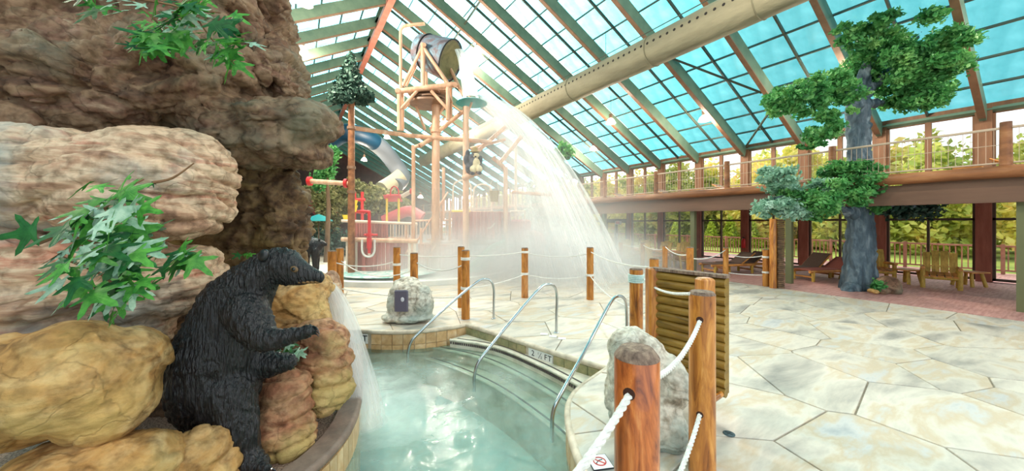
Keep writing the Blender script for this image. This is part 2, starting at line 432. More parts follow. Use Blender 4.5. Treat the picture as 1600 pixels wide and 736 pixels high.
# water
def watermat():
    m = bpy.data.materials.new('water'); m.use_nodes = True; t = m.node_tree; n = t.nodes; L = t.links; n.clear()
    o = n.new('ShaderNodeOutputMaterial'); tr = n.new('ShaderNodeBsdfTransparent'); tr.inputs[0].default_value = (.80,.91,.87,1)
    gl = n.new('ShaderNodeBsdfGlossy'); gl.inputs['Roughness'].default_value = .08
    fr = n.new('ShaderNodeFresnel'); fr.inputs[0].default_value = 1.33
    df = n.new('ShaderNodeBsdfDiffuse'); c = n.new('ShaderNodeTexCoord')
    n1 = n.new('ShaderNodeTexNoise'); n1.inputs['Scale'].default_value = .9; n1.inputs['Detail'].default_value = 7; n1.inputs['Distortion'].default_value = .35; n1.inputs['Roughness'].default_value = .62
    r1 = n.new('ShaderNodeValToRGB'); r1.color_ramp.elements[0].position = .38; r1.color_ramp.elements[0].color = (.05,.05,.05,1); r1.color_ramp.elements[1].position = .68; r1.color_ramp.elements[1].color = (.34,.34,.34,1)
    # foam gathers where the fall lands
    vm = n.new('ShaderNodeVectorMath'); vm.operation = 'DISTANCE'; fp = G(585, 640, WZ); vm.inputs[1].default_value = (fp.x, fp.y, fp.z)
    ge = n.new('ShaderNodeNewGeometry'); L.new(ge.outputs['Position'], vm.inputs[0])
    mr = n.new('ShaderNodeMapRange'); mr.inputs['From Min'].default_value = .1; mr.inputs['From Max'].default_value = 1.6; mr.inputs['To Min'].default_value = .42; mr.inputs['To Max'].default_value = 0
    L.new(vm.outputs['Value'], mr.inputs['Value']); ad = n.new('ShaderNodeMath'); ad.operation = 'ADD'; ad.use_clamp = True
    L.new(c.outputs['Object'], n1.inputs[0]); L.new(n1.outputs[0], r1.inputs[0]); L.new(r1.outputs[0], ad.inputs[0]); L.new(mr.outputs[0], ad.inputs[1])
    dc = n.new('ShaderNodeValToRGB'); dc.color_ramp.elements[0].color = lin((196,216,208)); dc.color_ramp.elements[1].color = lin((236,246,242)); dc.color_ramp.elements[0].position = .1
    L.new(ad.outputs[0], dc.inputs[0]); L.new(dc.outputs[0], df.inputs[0])
    m1 = n.new('ShaderNodeMixShader'); L.new(ad.outputs[0], m1.inputs[0]); L.new(tr.outputs[0], m1.inputs[1]); L.new(df.outputs[0], m1.inputs[2])
    m2 = n.new('ShaderNodeMixShader'); L.new(fr.outputs[0], m2.inputs[0]); L.new(m1.outputs[0], m2.inputs[1]); L.new(gl.outputs[0], m2.inputs[2])
    n2 = n.new('ShaderNodeTexNoise'); n2.inputs['Scale'].default_value = 3.5; n2.inputs['Detail'].default_value = 5; n2.inputs['Distortion'].default_value = .8
    bp = n.new('ShaderNodeBump'); bp.inputs['Distance'].default_value = .03; L.new(c.outputs['Object'], n2.inputs[0]); L.new(n2.outputs[0], bp.inputs['Height'])
    L.new(bp.outputs[0], gl.inputs['Normal']); L.new(bp.outputs[0], fr.inputs['Normal']); L.new(m2.outputs[0], o.inputs[0]); MATS['water'] = m
watermat()
mb = MB(); mb.add([(p.x, p.y, WZ) for p in v2], [t for t, o in zip(f2, of2) if 0 in o]); o = obj('pool_water', mb, MATS['water'], pool, smooth=False); o['label'] = 'milky turquoise water surface'
# depth markers on the wall
def text(name, s, size, loc, xdir, up, m, parent, ext=.001, sx=1):
    c = bpy.data.curves.new(name, 'FONT'); c.body = s; c.size = size; c.align_x = 'CENTER'; c.align_y = 'CENTER'; c.extrude = ext; c.offset = size*.004
    o = bpy.data.objects.new(name, c); C.objects.link(o); me = evalmesh(o); bpy.data.objects.remove(o)
    x = Vector(xdir).normalized(); u = Vector(up).normalized(); zz = x.cross(u)
    M = Matrix((x*sx, u, zz)).transposed().to_4x4(); M.translation = Vector(loc)-worldloc(parent); me.transform(M)
    return link(name, me, m, parent)
flat('white_tile', (240,240,236), .3); flat('ink', (40,42,48), .5); flat('inkred', (200,60,60), .5)
def marker(mk, l, side, mat, k=1.0, zc=-.165):
    best = min(walk(l, .02), key=lambda q: (q[0]-Vector((mk.x, mk.y, 0))).length); p, t = best
    nrm = Vector((-t.y, t.x, 0))*side; ang = math.atan2(t.y, t.x)
    M = MB(); M.box(p+nrm*.012+Vector((0,0,zc)), (.5, .03, .185*k), rz=ang); pl = obj('depth_marker', M, MATS['white_tile'], pool, smooth=False, bevel=.003)
    pl['label'] = 'white depth marker tile lettered in black'
    M = MB(); M.box(p+nrm*.008+Vector((0,0,-.335)), (.5, .03, .14), rz=ang); obj('tile', M, mat, pool, smooth=False)
    c = p+nrm*.0285+Vector((0,0,zc-.003)); xd = t if t.dot(RV) > 0 else -t
    for s, dx, sz in (('2', -.15, .17), ('F', .12, .17), ('T', .20, .17)): text('numeral' if s == '2' else 'letter', s, sz*k, c+xd*dx, xd, (0,0,1), MATS['ink'], pool, sx=1.05)
    text('fraction', '1', .075*k, c+xd*-.035+Vector((0,0,.035*k)), xd, (0,0,1), MATS['ink'], pool); text('fraction', '2', .075*k, c+xd*.03+Vector((0,0,-.035*k)), xd, (0,0,1), MATS['ink'], pool)
    M = MB(); M.bar(c+xd*-.03+Vector((0,0,-.05)), c+xd*.03+Vector((0,0,.05)), .006, .004, up=nrm); obj('fraction_bar', M, MATS['ink'], pool)
marker(mk_r, EDGE_R, -1, MATS['tile_green'], .72, -.134); marker(mk_l, EDGE_VIS, -1, MATS['tile_tan'])
# no-diving tile set into the deck and the worn lettering on the coping
nd = thing('no_diving_tile', G(937, 724, .004), 'white deck tile with a red no-diving ring beside the front rope post', 'sign')
xd = CL(1,.18,0).normalized(); yd = Vector((-xd.y, xd.x, 0)); c = G(937, 722, .008)
M = MB(); M.box(c, (.17, .17, .01), rz=math.atan2(xd.y, xd.x)); obj('tile_body', M, MATS['white_tile'], nd, smooth=False, bevel=.002)
M = MB(); M.box(c+Vector((0,0,-.001)), (.178, .178, .01), rz=math.atan2(xd.y, xd.x)); obj('border', M, MATS['ink'], nd, smooth=False)
M = MB(); M.tube([c+Vector((0,0,.006))+xd*.05*math.cos(a*PI/12)+yd*.05*math.sin(a*PI/12) for a in range(24)], .005, 6, closed=True); M.bar(c+Vector((0,0,.007))-xd*.036+yd*.036, c+Vector((0,0,.007))+xd*.036-yd*.036, .009, .004); obj('red_ring', M, MATS['inkred'], nd)
M = MB(); M.tube([c+Vector((0,0,.005))-xd*.03-yd*.01, c+Vector((0,0,.005))+yd*.015, c+Vector((0,0,.005))+xd*.03+yd*.02], .004, 6); M.ell(c+Vector((0,0,.005))-xd*.036-yd*.018, (.008,.008,.003), 10, 6); obj('diver_pictogram', M, MATS['ink'], nd)

# ================================================================ ROOF
ceiling = thing('ceiling', (XM, 10, ZR), kind='structure')
BAY = 2.49; YK = [4.4+BAY*k for k in range(-3, 23)]
sl = Vector((XR-XM, 0, ZE-ZR)); SLN = sl.length; sd = sl.normalized(); sn = Vector((-sd.z, 0, sd.x)); sn = sn if sn.z > 0 else -sn
sdl = Vector((-sd.x, 0, sd.z)); snl = Vector((-sn.x, 0, sn.z)); RD = Vector((XM, 0, ZR))
def rp_(side, s, y, dn): # point s metres down the slope, dn below the pane plane
    d_, n_ = (sd, sn) if side > 0 else (sdl, snl); p = RD+d_*s-n_*dn; return Vector((p.x, y, p.z))
for y in YK+[YE-.4]:
    for side in (1, -1):
        mb = MB(); mb.bar(rp_(side, -.0, y, .33), rp_(side, SLN, y, .33), .15, .52, up=sn if side > 0 else snl); obj('rafter', mb, MATS['rafter'], ceiling, smooth=False)
        mb = MB(); mb.bar(rp_(side, .3, y, .61), rp_(side, SLN-.2, y, .61), .17, .05, up=sn if side > 0 else snl); obj('rafter_flange', mb, MATS['flange'], ceiling, smooth=False)
for side in (1, -1):
    for y in YK[:-1]:
        mb = MB(); mb.bar(rp_(side, 0, y+BAY/2, .06), rp_(side, SLN, y+BAY/2, .06), .06, .12, up=sn if side > 0 else snl); obj('mullion', mb, MATS['darkmetal'], ceiling, smooth=False)
NR = 15; RW = SLN/NR
for side in (1, -1):
    for k in range(NR+1):
        s = min(k*RW, SLN); big = k in (0, NR)
        mb = MB(); mb.bar(rp_(side, s, YK[0]-.5, .05 if not big else .12), rp_(side, s, YE, .05 if not big else .12), .2 if big else .045, .24 if big else .08, up=sn if side > 0 else snl); obj('purlin', mb, MATS['darkmetal' if not big else 'rafter'], ceiling, smooth=False)
# warm-coloured ridge box beams
nmat('ridgered', [(.3,(190,110,92)),(.7,(214,138,118))], scale=2, rough=.5)
mb = MB(); mb.bar((XM, YK[0]-.5, ZR-.75), (XM, YE, ZR-.75), .34, .26); mb.bar((XM, YK[0]-.5, ZR-.5), (XM, YE, ZR-.5), .1, .3); obj('ridge_beam', mb, MATS['ridgered'], ceiling, smooth=False)
# panes: near ones one by one, far ones joined
cnt = 0; rest = MB(); pane_me = MB().box((0,0,0), (RW-.02, BAY/2-.03, .014)).mesh('pane'); pane_me.materials.append(MATS['panes'])
for side in (1, -1):
    th = math.atan2(-sd.z, sd.x)
    for bi, y in enumerate(YK[:-1]):
        for h in (0, 1):
            for k in range(NR):
                p = rp_(side, (k+.5)*RW, y+BAY/4+h*BAY/2, 0)
                if (side > 0 and bi < 9) :
                    o = bpy.data.objects.new('pane', pane_me); C.objects.link(o); o.parent = ceiling; o.location = p-ceiling.location; o.rotation_euler = (0, th*side, 0); cnt += 1
                else: rest.box(p, (RW-.02, BAY/2-.03, .014), M=Matrix.Rotation(th*side, 3, 'Y'))
o = obj('pane', rest, MATS['panes'], ceiling, smooth=False); o['kind'] = 'stuff'
# cross bracing rods
mb = MB()
for a, b in (((1052,92),(1190,145)), ((1166,228),(1200,178)), ((700,75),(760,-12)), ((728,238),(640,330))):
    def onroof(x, y):
        d0 = (W(x, y, 1)-Vector((0,0,2))); t = None
        for side, n_ in ((1, sn), (-1, snl)):
            q = RD-n_*.3; t = (q-Vector((0,0,2))).dot(n_)/d0.dot(n_)
            P_ = Vector((0,0,2))+d0*t
            if t > 0 and (P_.x-XM)*side >= -.3: return P_
    P, Q = onroof(*a), onroof(*b)
    if P and Q: mb.tube([P, Q], .05, 6)
obj('brace_rod', mb, MATS['darkmetal'], ceiling)

# ================================================================ WALLS
wr = thing('wall_right', (XR, 10, 0), kind='structure')
for y in YK+[YE-.3]:
    mb = MB(); mb.box((XR, y, 1.5), (.34, .34, 3.0)); obj('post', mb, MATS['redpost'], wr, smooth=False)
    mb = MB(); mb.box((XR, y, 4.5), (.34, .36, 3.0)); obj('post', mb, MATS['brownpost'], wr, smooth=False)
mb = MB(); mb.box((XR, 26.5, ZE-.06), (.3, 67, .26)); obj('eave_beam', mb, MATS['brownpost'], wr, smooth=False)
mb = MB(); mb.box((XR, 26.5, 3.0), (.3, 67, .34)); obj('floor_beam', mb, MATS['beam'], wr, smooth=False)
wn = 0
for i, y in enumerate(YK[:-1]):
    for lo, hi, tr_ in ((.05, 2.83, 2.12), (3.17, 5.75, None)):
        if i == 8 and lo < 1: continue
        wn += 1; wdw = thing('window_%d' % wn, (XR, y+BAY/2, lo), kind='structure')
        w0, w1 = y+.17, y+BAY-.17; t = .07; cy = (w0+w1)/2
        fm = MATS['frame'] if lo < 1 else MATS['brownpost']
        mb = MB()
        for yy in (w0+t/2, w1-t/2): mb.box((XR, yy, (lo+hi)/2), (.12, t, hi-lo))
        mb.box((XR, cy, (lo+hi)/2), (.13, t*.9 if lo < 1 else .16, hi-lo))
        for zz in (lo+t/2, hi-t/2)+((tr_,) if tr_ else ()): mb.box((XR, cy, zz), (.12, w1-w0, t*1.2))
        obj('window_frame', mb, fm, wdw, smooth=False)
        for yy0, yy1 in ((w0+t, cy-t/2), (cy+t/2, w1-t)):
            for z0, z1 in (((lo+t, tr_), (tr_, hi-t)) if tr_ else ((lo+t, hi-t),)):
                mb = MB(); mb.box((XR, (yy0+yy1)/2, (z0+z1)/2), (.012, yy1-yy0, z1-z0-.06)); obj('pane', mb, MATS['winglass'], wdw, smooth=False)
y = YK[8]; dr1 = thing('door_1', (XR, y+BAY/2, 0), kind='structure')
mb = MB()
for yy in (y+.2, y+BAY-.2): mb.box((XR, yy, 1.42), (.14,.12,2.84))
for zz in (2.2, 2.8): mb.box((XR, y+BAY/2, zz), (.14, BAY-.34, .14))
obj('door_frame', mb, MATS['frame'], dr1, smooth=False)
for q in (-1, 1):
    c = y+BAY/2+q*.49; mb = MB()
    for yy in (c-.42, c+.42): mb.box((XR, yy, 1.08), (.07,.1,2.14))
    for zz in (.14, 2.08): mb.box((XR, c, zz), (.07,.84,.18))
    lf = obj('door_leaf', mb, MATS['frame'], dr1, smooth=False)
    mb = MB(); mb.box((XR, c, 1.1), (.012,.74,1.8)); obj('pane', mb, MATS['winglass'], lf, smooth=False)
    mb = MB(); mb.tube([(XR-.08, c-q*.36, .95), (XR-.08, c-q*.36, 1.25)], .018, 8); obj('door_handle', mb, MATS['white_tile'], lf)
mb = MB(); mb.box((XR, y+BAY/2, 2.5), (.012,BAY-.5,.46)); obj('pane', mb, MATS['winglass'], dr1, smooth=False)
wb = thing('wall_back', (XM, YE, 0), kind='structure')
mb = MB(); mb.add([(XL,YE,0),(XR,YE,0),(XR,YE,ZE),(XM,YE,ZR),(XL,YE,ZE),(XL,YE+.2,0),(XR,YE+.2,0),(XR,YE+.2,ZE),(XM,YE+.2,ZR),(XL,YE+.2,ZE)], [(0,1,2,3,4),(9,8,7,6,5),(0,5,6,1),(1,6,7,2),(2,7,8,3),(3,8,9,4),(4,9,5,0)])
obj('gable_panel', mb, MATS['ceilwood'], wb, smooth=False)
mb = MB(); mb.box((XL, 26.5, ZE/2), (.2, 67, ZE)); tag(obj('wall_left', mb, MATS['ceilwood'], smooth=False), kind='structure')

# ---- balcony
bal = thing('balcony', (13.6, 12, 3), kind='structure', label='timber balcony with log edge and netted rail')
mb = MB()
for x0, x1, y0, y1 in ((13.6,19.8,-6,2.6),(13.6,19.8,4.7,44),(15.4,19.8,2.6,4.7)): mb.box(((x0+x1)/2, (y0+y1)/2, 3.02), (x1-x0, y1-y0, .16))
obj('balcony_floor', mb, MATS['beam'], bal, smooth=False)
mb = MB(); mb.box((13.72, 19, 2.72), (.22, 50, .52)); obj('fascia_beam', mb, MATS['beam'], bal, smooth=False)
for a in range(-6, 44, 5):
    mb = MB(); mb.tube([(13.5, a, 3.14+random.uniform(-.01,.01)), (13.5, a+2.5, 3.14), (13.5, a+5.02, 3.14)], [.15, .14, .152], 12); obj('edge_log', mb, MATS['lognat'], bal)
for a in np.arange(-5, 44, 3.0):
    mb = MB(); mb.tube([(13.55, a, 3.1), (13.55, a, 4.25)], [.1, .09], 10); obj('rail_post', mb, MATS['lognat'], bal)
flat('netting', (190,170,150), .6)
mb = MB(); mb.tube([(13.55, -6, 4.12), (13.55, 44, 4.12)], .03, 6); mb.tube([(13.55, -6, 3.34), (13.55, 44, 3.34)], .02, 6); mb.tube([(13.55, -6, 3.75), (13.55, 44, 3.75)], .008, 5); obj('top_rail', mb, MATS['netting'], bal)
mb = MB()
for a in np.arange(-5, 30, .11): mb.box((13.55, a, 3.72), (.008, .008, .8))
o = obj('netting_cord', mb, MATS['netting'], bal, smooth=False); o['kind'] = 'stuff'
for y in (.8, 5.2, 8.5, 13.4, 18, 23, 28, 34, 40):
    mb = MB(); mb.box((13.9, y, 1.24), (.17, .17, 2.48)); obj('support_post', mb, MATS['greenpost'], bal, smooth=False)

# ---- outside: ground, guard rail
g_ = MB(); g_.prism([(XR+.3,-40),(150,-40),(150,160),(XR+.3,160)], -.6, -.1); tag(obj('ground_outside', g_, MATS['ground'], smooth=False), kind='structure')
g_ = MB(); g_.prism([(XR+.2,-8),(24,-8),(24,YE),(XR+.2,YE)], -.1, -.01); tag(obj('terrace_outside', g_, MATS['deckpink'], smooth=False), kind='structure')
rl = thing('terrace_railing', (23.5, 14, 0), 'pinkish brown timber railing along the terrace outside the windows', 'railing')
mb = MB(); mb.bar((23.5,-6,1.08), (23.5,40,1.08), .09, .07); obj('handrail', mb, MATS['railpink'], rl, smooth=False)
mb = MB(); mb.bar((23.5,-6,.14), (23.5,40,.14), .06, .06); obj('bottom_rail', mb, MATS['railpink'], rl, smooth=False)
mb = MB()
for a in np.arange(-6, 40, .16): mb.box((23.5, a, .6), (.035, .035, .95))
o = obj('baluster', mb, MATS['railpink'], rl, smooth=False); o['kind'] = 'stuff'
for a in np.arange(-6, 41, 2.6):
    mb = MB(); mb.box((23.5, a, .58), (.1,.1,1.16)); obj('post', mb, MATS['railpink'], rl, smooth=False)
# ================================================================ FOREGROUND: fence posts, ropes, screen, rails
nmat('wood_gold', [(.28,(96,52,18)),(.42,(158,92,34)),(.55,(196,126,50)),(.72,(222,160,82))], scale=2.2, detail=7, distort=2.2, stretch=(3.2,3.2,.55), rough=.34, bump=.004, bscale=9, spec=.5, coat=.25, rnd=.08)
nmat('wood_red', [(.3,(88,40,18)),(.42,(158,80,34)),(.56,(200,112,52)),(.72,(222,150,84))], scale=2.6, detail=7, distort=2.5, stretch=(3.2,3.2,.6), rough=.3, bump=.004, bscale=9, spec=.5, coat=.3)
nmat('endgrain', [(.3,(84,66,56)),(.5,(124,102,88)),(.7,(158,136,116))], scale=40, stretch=(1,1,.2), rough=.8, bump=.003)
nmat('wood_olive', [(.3,(96,72,22)),(.5,(142,110,42)),(.7,(170,138,66))], scale=2, detail=6, distort=1.5, stretch=(.5,.5,3), rough=.45, bump=.004)
nmat('rope', [(.3,(206,204,198)),(.7,(240,238,232))], scale=30, rough=.85, bump=.002)
nmat('rope_blue', [(.3,(176,206,204)),(.7,(214,232,228))], scale=30, rough=.85)
flat('knot', (62,30,16), .6)
nmat('steel', [(.3,(170,176,180)),(.7,(210,214,216))], scale=3, rough=.22, metal=1)
nmat('wood_post_far', [(.3,(110,62,22)),(.5,(176,112,44)),(.7,(204,142,70))], scale=4, detail=5, distort=1, stretch=(2,2,.5), rough=.5, rnd=.12)
flat('drain', (70,92,98), .5)
def rope_mesh(pts, r, turns=None, strands=3):
    """laid rope: three strands twisted round the line"""
    pts = smoothpts(pts, 8); L = [0]
    for a, b in zip(pts, pts[1:]): L.append(L[-1]+(b-a).length)
    n = max(8, int(L[-1]/(r*1.1))); P = []
    for i in range(n+1):
        s = L[-1]*i/n; k = min(max(0, np.searchsorted(L, s)-1), len(pts)-2); t = (s-L[k])/max(1e-9, L[k+1]-L[k]); P.append(pts[k].lerp(pts[k+1], t))
    mb = MB()
    T = [(P[min(i+1,n)]-P[max(i-1,0)]).normalized() for i in range(n+1)]; u = T[0].orthogonal().normalized(); US = []
    for t in T: u = (u-t*u.dot(t)).normalized(); US.append(u)
    for k in range(strands):
        q = []
        for i, (p, t, u) in enumerate(zip(P, T, US)):
            a = 2*PI*k/strands+i*2*PI/7.; q.append(p+(u*math.cos(a)+t.cross(u)*math.sin(a))*r*.5)
        mb.tube(q, r*.56, 6)
    return mb
def sag(a, b, s, n=5):
    a, b = Vector(a), Vector(b)
    return [a.lerp(b, i/n)+Vector((0,0,-s*4*(i/n)*(1-i/n))) for i in range(n+1)]
def post(name, xc, d, top, r, label, mat='wood_gold', cham=.03, knots=(), group=None, base=0):
    loc = CL(xc, d, base); t = thing(name, loc, label, 'post', group)
    mb = MB(); h = top-base
    prof = [(r*1.02, 0), (r*1.0, .3*h), (r*.985, .7*h), (r*.995, h-cham*1.05), (r*.98, h-cham), (r-cham*.9, h-.004)]
    mb.lathe([(a, b) for a, b in prof], loc, 28); o = obj('shaft', mb, MATS[mat], t)
    mb = MB(); mb.lathe([(r*1.0, h-cham*1.15), (r*.995, h-cham*1.0), (r-cham*.8, h+.001), (.02, h+.003)], loc, 28); obj('weathered_end', mb, MATS['endgrain'], t)
    return t
def hole(t, p, r, n_):
    mb = MB(); x = Vector(n_).normalized(); M = x.to_track_quat('Z', 'Y').to_matrix(); mb.lathe([(r, -.015), (r, .002), (r*.7, .003)], p, 14, M=M); obj('rope_hole', mb, MATS['knot'], t)
A = CL(.558, 1.59, 0); B = CL(1.525, 2.85, 0); O_ = CL(-.45, .3, 0)
pA = post('rope_post', .558, 1.59, 1.44, .098, 'stout reddish brown log post nearest the camera with a rope through it', 'wood_red', .035)
pB = post('rope_post', 1.525, 2.85, 1.45, .098, 'tall golden log post with a flat face in front of the louvred screen', 'wood_gold', .02)
pO = post('rope_post', -.45, .3, 1.44, .098, 'log post beside the camera carrying the near rope', 'wood_red', .035)
u1 = (O_-A).normalized(); u2 = (A-B).normalized()
for P, t, zs in ((A, pA, (1.27, .55)), (B, pB, (1.24, .5))):
    for z in zs:
        for dr in (u1 if P is A else u2,): 
            side = dr*.097; hole(t, P+side+Vector((0,0,z)), .026, dr)
def rope(name, pts, r, label, m='rope', group=None):
    mb = rope_mesh(pts, r); return tag(obj(name, mb, MATS[m]), label, 'rope', group)
Vz = lambda z: Vector((0,0,z))
rope('rope', sag(A+Vz(1.28), O_+Vz(1.28), .10), .0165, 'thick white twisted rope running from the nearest post towards the camera')
rope('rope', sag(A+Vz(.55), O_+Vz(.55), .10), .0165, 'lower white rope running from the nearest post towards the camera')
rope('rope', sag(B+Vz(1.25), A+Vz(1.28), .12), .0165, 'white rope hanging between the nearest post and the golden post, over the boulder')
rope('rope', sag(B+Vz(.52), A+Vz(.55), .12), .0165, 'lower white rope hanging from the golden post towards the nearest post')
# post with the pale wrap
xD = (994-800)/555*5.2; pD = post('rope_post', xD, 5.2, 1.33, .095, 'log post with a pale blue rope wrap behind the boulder', 'wood_gold', .015)
D_ = CL(xD, 5.2, 0)
mb = MB()
for k in range(5): mb.tube([D_+Vector((.103*math.cos(a*PI/9), .103*math.sin(a*PI/9), 1.14+k*.024)) for a in range(18)], .013, 6, closed=True)
tag(obj('rope_wrap', mb, MATS['rope_blue']), 'pale blue rope wound round the top of the post behind the boulder', 'rope wrap')
rope('rope', sag(D_+Vz(1.19)+RV*.1, B+Vz(1.43)+RV*-.1, .07), .013, 'thin white rope from the wrapped post across the louvred screen to the golden post')
rope('rope', sag(D_+Vz(.45), B+Vz(.47), .08), .013, 'low white rope passing behind the boulder from the wrapped post to the golden post')
# louvred screen
P0, P1 = CL(1.765, 4.35, 0), CL(2.235, 3.76, 0); scr = thing('louvred_screen', (P0+P1)/2, 'olive brown log-slat screen standing between two square posts behind the boulder', 'screen')
ax = (P1-P0).normalized(); an = math.atan2(ax.y, ax.x)
N = 13; z0, z1 = .18, 1.43
for k in range(N):
    z = z0+(z1-z0)*(k+.5)/N-.02; mb = MB(); mb.tube([P0+Vz(z)-ax*.02, P0.lerp(P1,.5)+Vz(z), P1+Vz(z)+ax*.03], [.052,.05,.052], 12); obj('slat', mb, MATS['wood_olive'], scr)
bkv = Vector((-ax.y, ax.x, 0)); bkv = bkv if bkv.dot(FV) > 0 else -bkv
mb = MB(); mb.box((P0+P1)/2+Vz(1.435), ((P1-P0).length+.1, .12, .035), rz=an); obj('cap_board', mb, MATS['endgrain'], scr, smooth=False, bevel=.004)
mb = MB(); mb.box((P0+P1)/2+Vz(.8)+bkv*.05, ((P1-P0).length+.06, .05, 1.22), rz=an); obj('back_board', mb, MATS['wood_olive'], scr, smooth=False)
for q, (P, h) in enumerate(((P0-ax*.05-FV*.02, 1.45), (CL(1.90, 3.5, 0), 1.46))):
    mb = MB(); mb.box(P+Vz(h/2), (.15, .14, h), rz=an*.3, ch=.02); obj('post', mb, MATS['wood_gold'], scr, smooth=False, bevel=.006)
mb = MB(); mb.tube([CL(1.90,3.5,.2), P1+Vz(.2)], .03, 8); obj('foot_rail', mb, MATS['wood_gold'], scr)
M = MB(); dp = G(1139, 678); M.lathe([(.052,0),(.052,.004),(.045,.007)], dp, 20)
dr = thing('floor_drain', dp, 'round blue-grey drain cover in the stone floor right of the golden post', 'drain'); obj('cover', M, MATS['drain'], dr)
M = MB(); M.tube([dp+Vector((-.036,0,.007)), dp+Vector((.036,0,.007))], .003, 5); M.tube([dp+Vector((0,-.036,.007)), dp+Vector((0,.036,.007))], .003, 5); obj('grate_bar', M, MATS['ink'], dr)
mk2 = thing('deck_marker', G(862,525,.004), 'small worn white marker tile in the deck at the foot of the middle handrail', 'marker')
for q in range(3): M = MB(); M.box(G(850+q*14,522+q*3.5,.006), (.13,.1,.008), rz=-.75); obj('tile', M, MATS['white_tile'], mk2, smooth=False)
# ---- steel handrails
def rail(pts, label):
    base = W(*pts[0]); base.z = 0; t = thing('handrail', base, label, 'handrail', 'steel handrails at the pool steps')
    P = [W(*p) for p in pts]; mb = MB(); mb.tube(smoothpts(P, 5), .024, 12); obj('tube', mb, MATS['steel'], t)
    mb = MB(); mb.lathe([(.05, .0), (.05, .012), (.03, .02)], base, 18); obj('escutcheon', mb, MATS['steel'], t)
rail([(771,500,7.4),(771.5,475,7.4),(771.5,452,7.4),(768,441,7.38),(760,436.5,7.33),(745,441,7.22),(700,478,6.9),(655,520,6.47),(642,535,6.38),(637.5,552,6.36),(637,566,6.36)], 'steel handrail at the far left end of the pool steps')
rail([(869,522,6.45),(869.5,490,6.45),(870,462,6.45),(866,448,6.4),(857,444.5,6.32),(842,452,6.2),(800,500,5.8),(757,553,5.38),(745,572,5.3),(741,592,5.28),(741,612,5.28)], 'steel handrail in the middle of the pool steps')
rail([(979,550,5.5),(979.5,520,5.5),(979,485,5.5),(976,468,5.45),(966,463,5.38),(952,476,5.25),(910,555,4.65),(874,620,4.18),(864,645,4.1),(862.5,668,4.08),(862.5,690,4.08)], 'steel handrail nearest the boulder on the pool steps')

# ---- the fence posts farther back
FP = {}
def far(key, x, d, ztop, r, label, mat='wood_post_far', group=None, bands=()):
    xc = (x-800)/555*d; t = post('rope_post', xc, d, ztop, r, label, mat, .015, group=group); FP[key] = CL(xc, d, 0)
    for z in bands:
        mb = MB()
        for k in range(3): mb.tube([FP[key]+Vector(((r+.008)*math.cos(a*PI/7), (r+.008)*math.sin(a*PI/7), z+k*.02)) for a in range(14)], .011, 5, closed=True)
        obj('rope_band', mb, MATS['rope'], t)
far('a', 519, 8.6, 1.32, .10, 'leftmost log post, beside the falling water by the bear')
far('b', 531, 10.0, 1.29, .10, 'second log post from the left, behind the leftmost one')
far('c', 620, 8.8, 1.40, .085, 'log post just left of the top of the small speaker boulder', bands=(.95,))
far('d', 647, 7.9, 1.33, .085, 'log post just right of the top of the small speaker boulder')
far('e', 720.5, 8.4, 1.44, .08, 'log post partly hidden behind the wrapped post near the steps', )
far('f', 727.5, 7.4, 1.43, .085, 'log post with rope bands near the far corner of the pool', bands=(1.23, .62))
far('g', 820, 9.5, 1.33, .09, 'log post standing in the mist right of the pool corner', bands=(1.2,.62))
far('h', 922, 9.25, 1.36, .09, 'log post at the right edge of the falling mist', bands=(.62,))
far('i', 1022, 6.0, 1.40, .075, 'log post whose top shows just above the louvred screen')
far('j', 970, 14.8, 1.2, .08, 'far log post in front of the tables at the edge of the mist')
far('k', 1004, 14.2, 1.2, .08, 'dark far log post left of the louvred screen')
far('l', 1039, 12, 1.22, .085, 'far log post above the left end of the louvred screen')
far('m', 1078, 9, 1.38, .085, 'log post below the green column above the louvred screen')
far('n', 1134, 11.8, 1.17, .085, 'log post just right of the louvred screen, before the loungers')
far('o', 1197, 11.2, 1.16, .095, 'log post with two rope bands next to the slatted pillar', bands=(.9,.42))
def fr(a, b, z, s, label, r=.014): rope('rope', sag(FP[a]+Vz(z), FP[b]+Vz(z), s, 6), r, label, group=None)
fr('a','c',1.05,.12,'rope from the leftmost post to the left post of the speaker boulder')
fr('b','d',.95,.28,'slack rope from the second left post to the right post of the speaker boulder')
fr('d','f',1.15,.18,'rope between the right post of the speaker boulder and the banded corner post')
fr('c','e',1.22,.05,'taut rope behind the speaker boulder to the hidden corner post')
fr('e','g',1.22,.04,'upper rope across the mist left of the misty post')
fr('g','h',1.2,.1,'upper rope in the mist between the two misty posts')
fr('a','f',.45,.1,'low rope passing behind the small speaker boulder')
fr('f','g',.62,.05,'low rope from the corner post into the mist')
fr('g','h',.62,.1,'low rope in the mist between the two misty posts')
fr('h','i',1.25,.1,'upper rope from the mist edge to the post above the screen')
rope('rope', sag(FP['h']+Vz(.62), D_+Vz(.72), .12, 6), .014, 'low thin rope from the mist edge to the wrapped post')
fr('j','k',1.12,.08,'far rope in front of the tables, leftmost span'); fr('k','l',1.12,.1,'far rope in front of the tables, middle span'); fr('l','m',1.2,.12,'far rope ending at the post below the green column')
fr('m','n',1.1,.12,'rope from the post below the green column to the post beside the screen'); fr('n','o',.98,.1,'rope in front of the left loungers'); fr('n','o',.35,.03,'low rope in front of the left loungers')
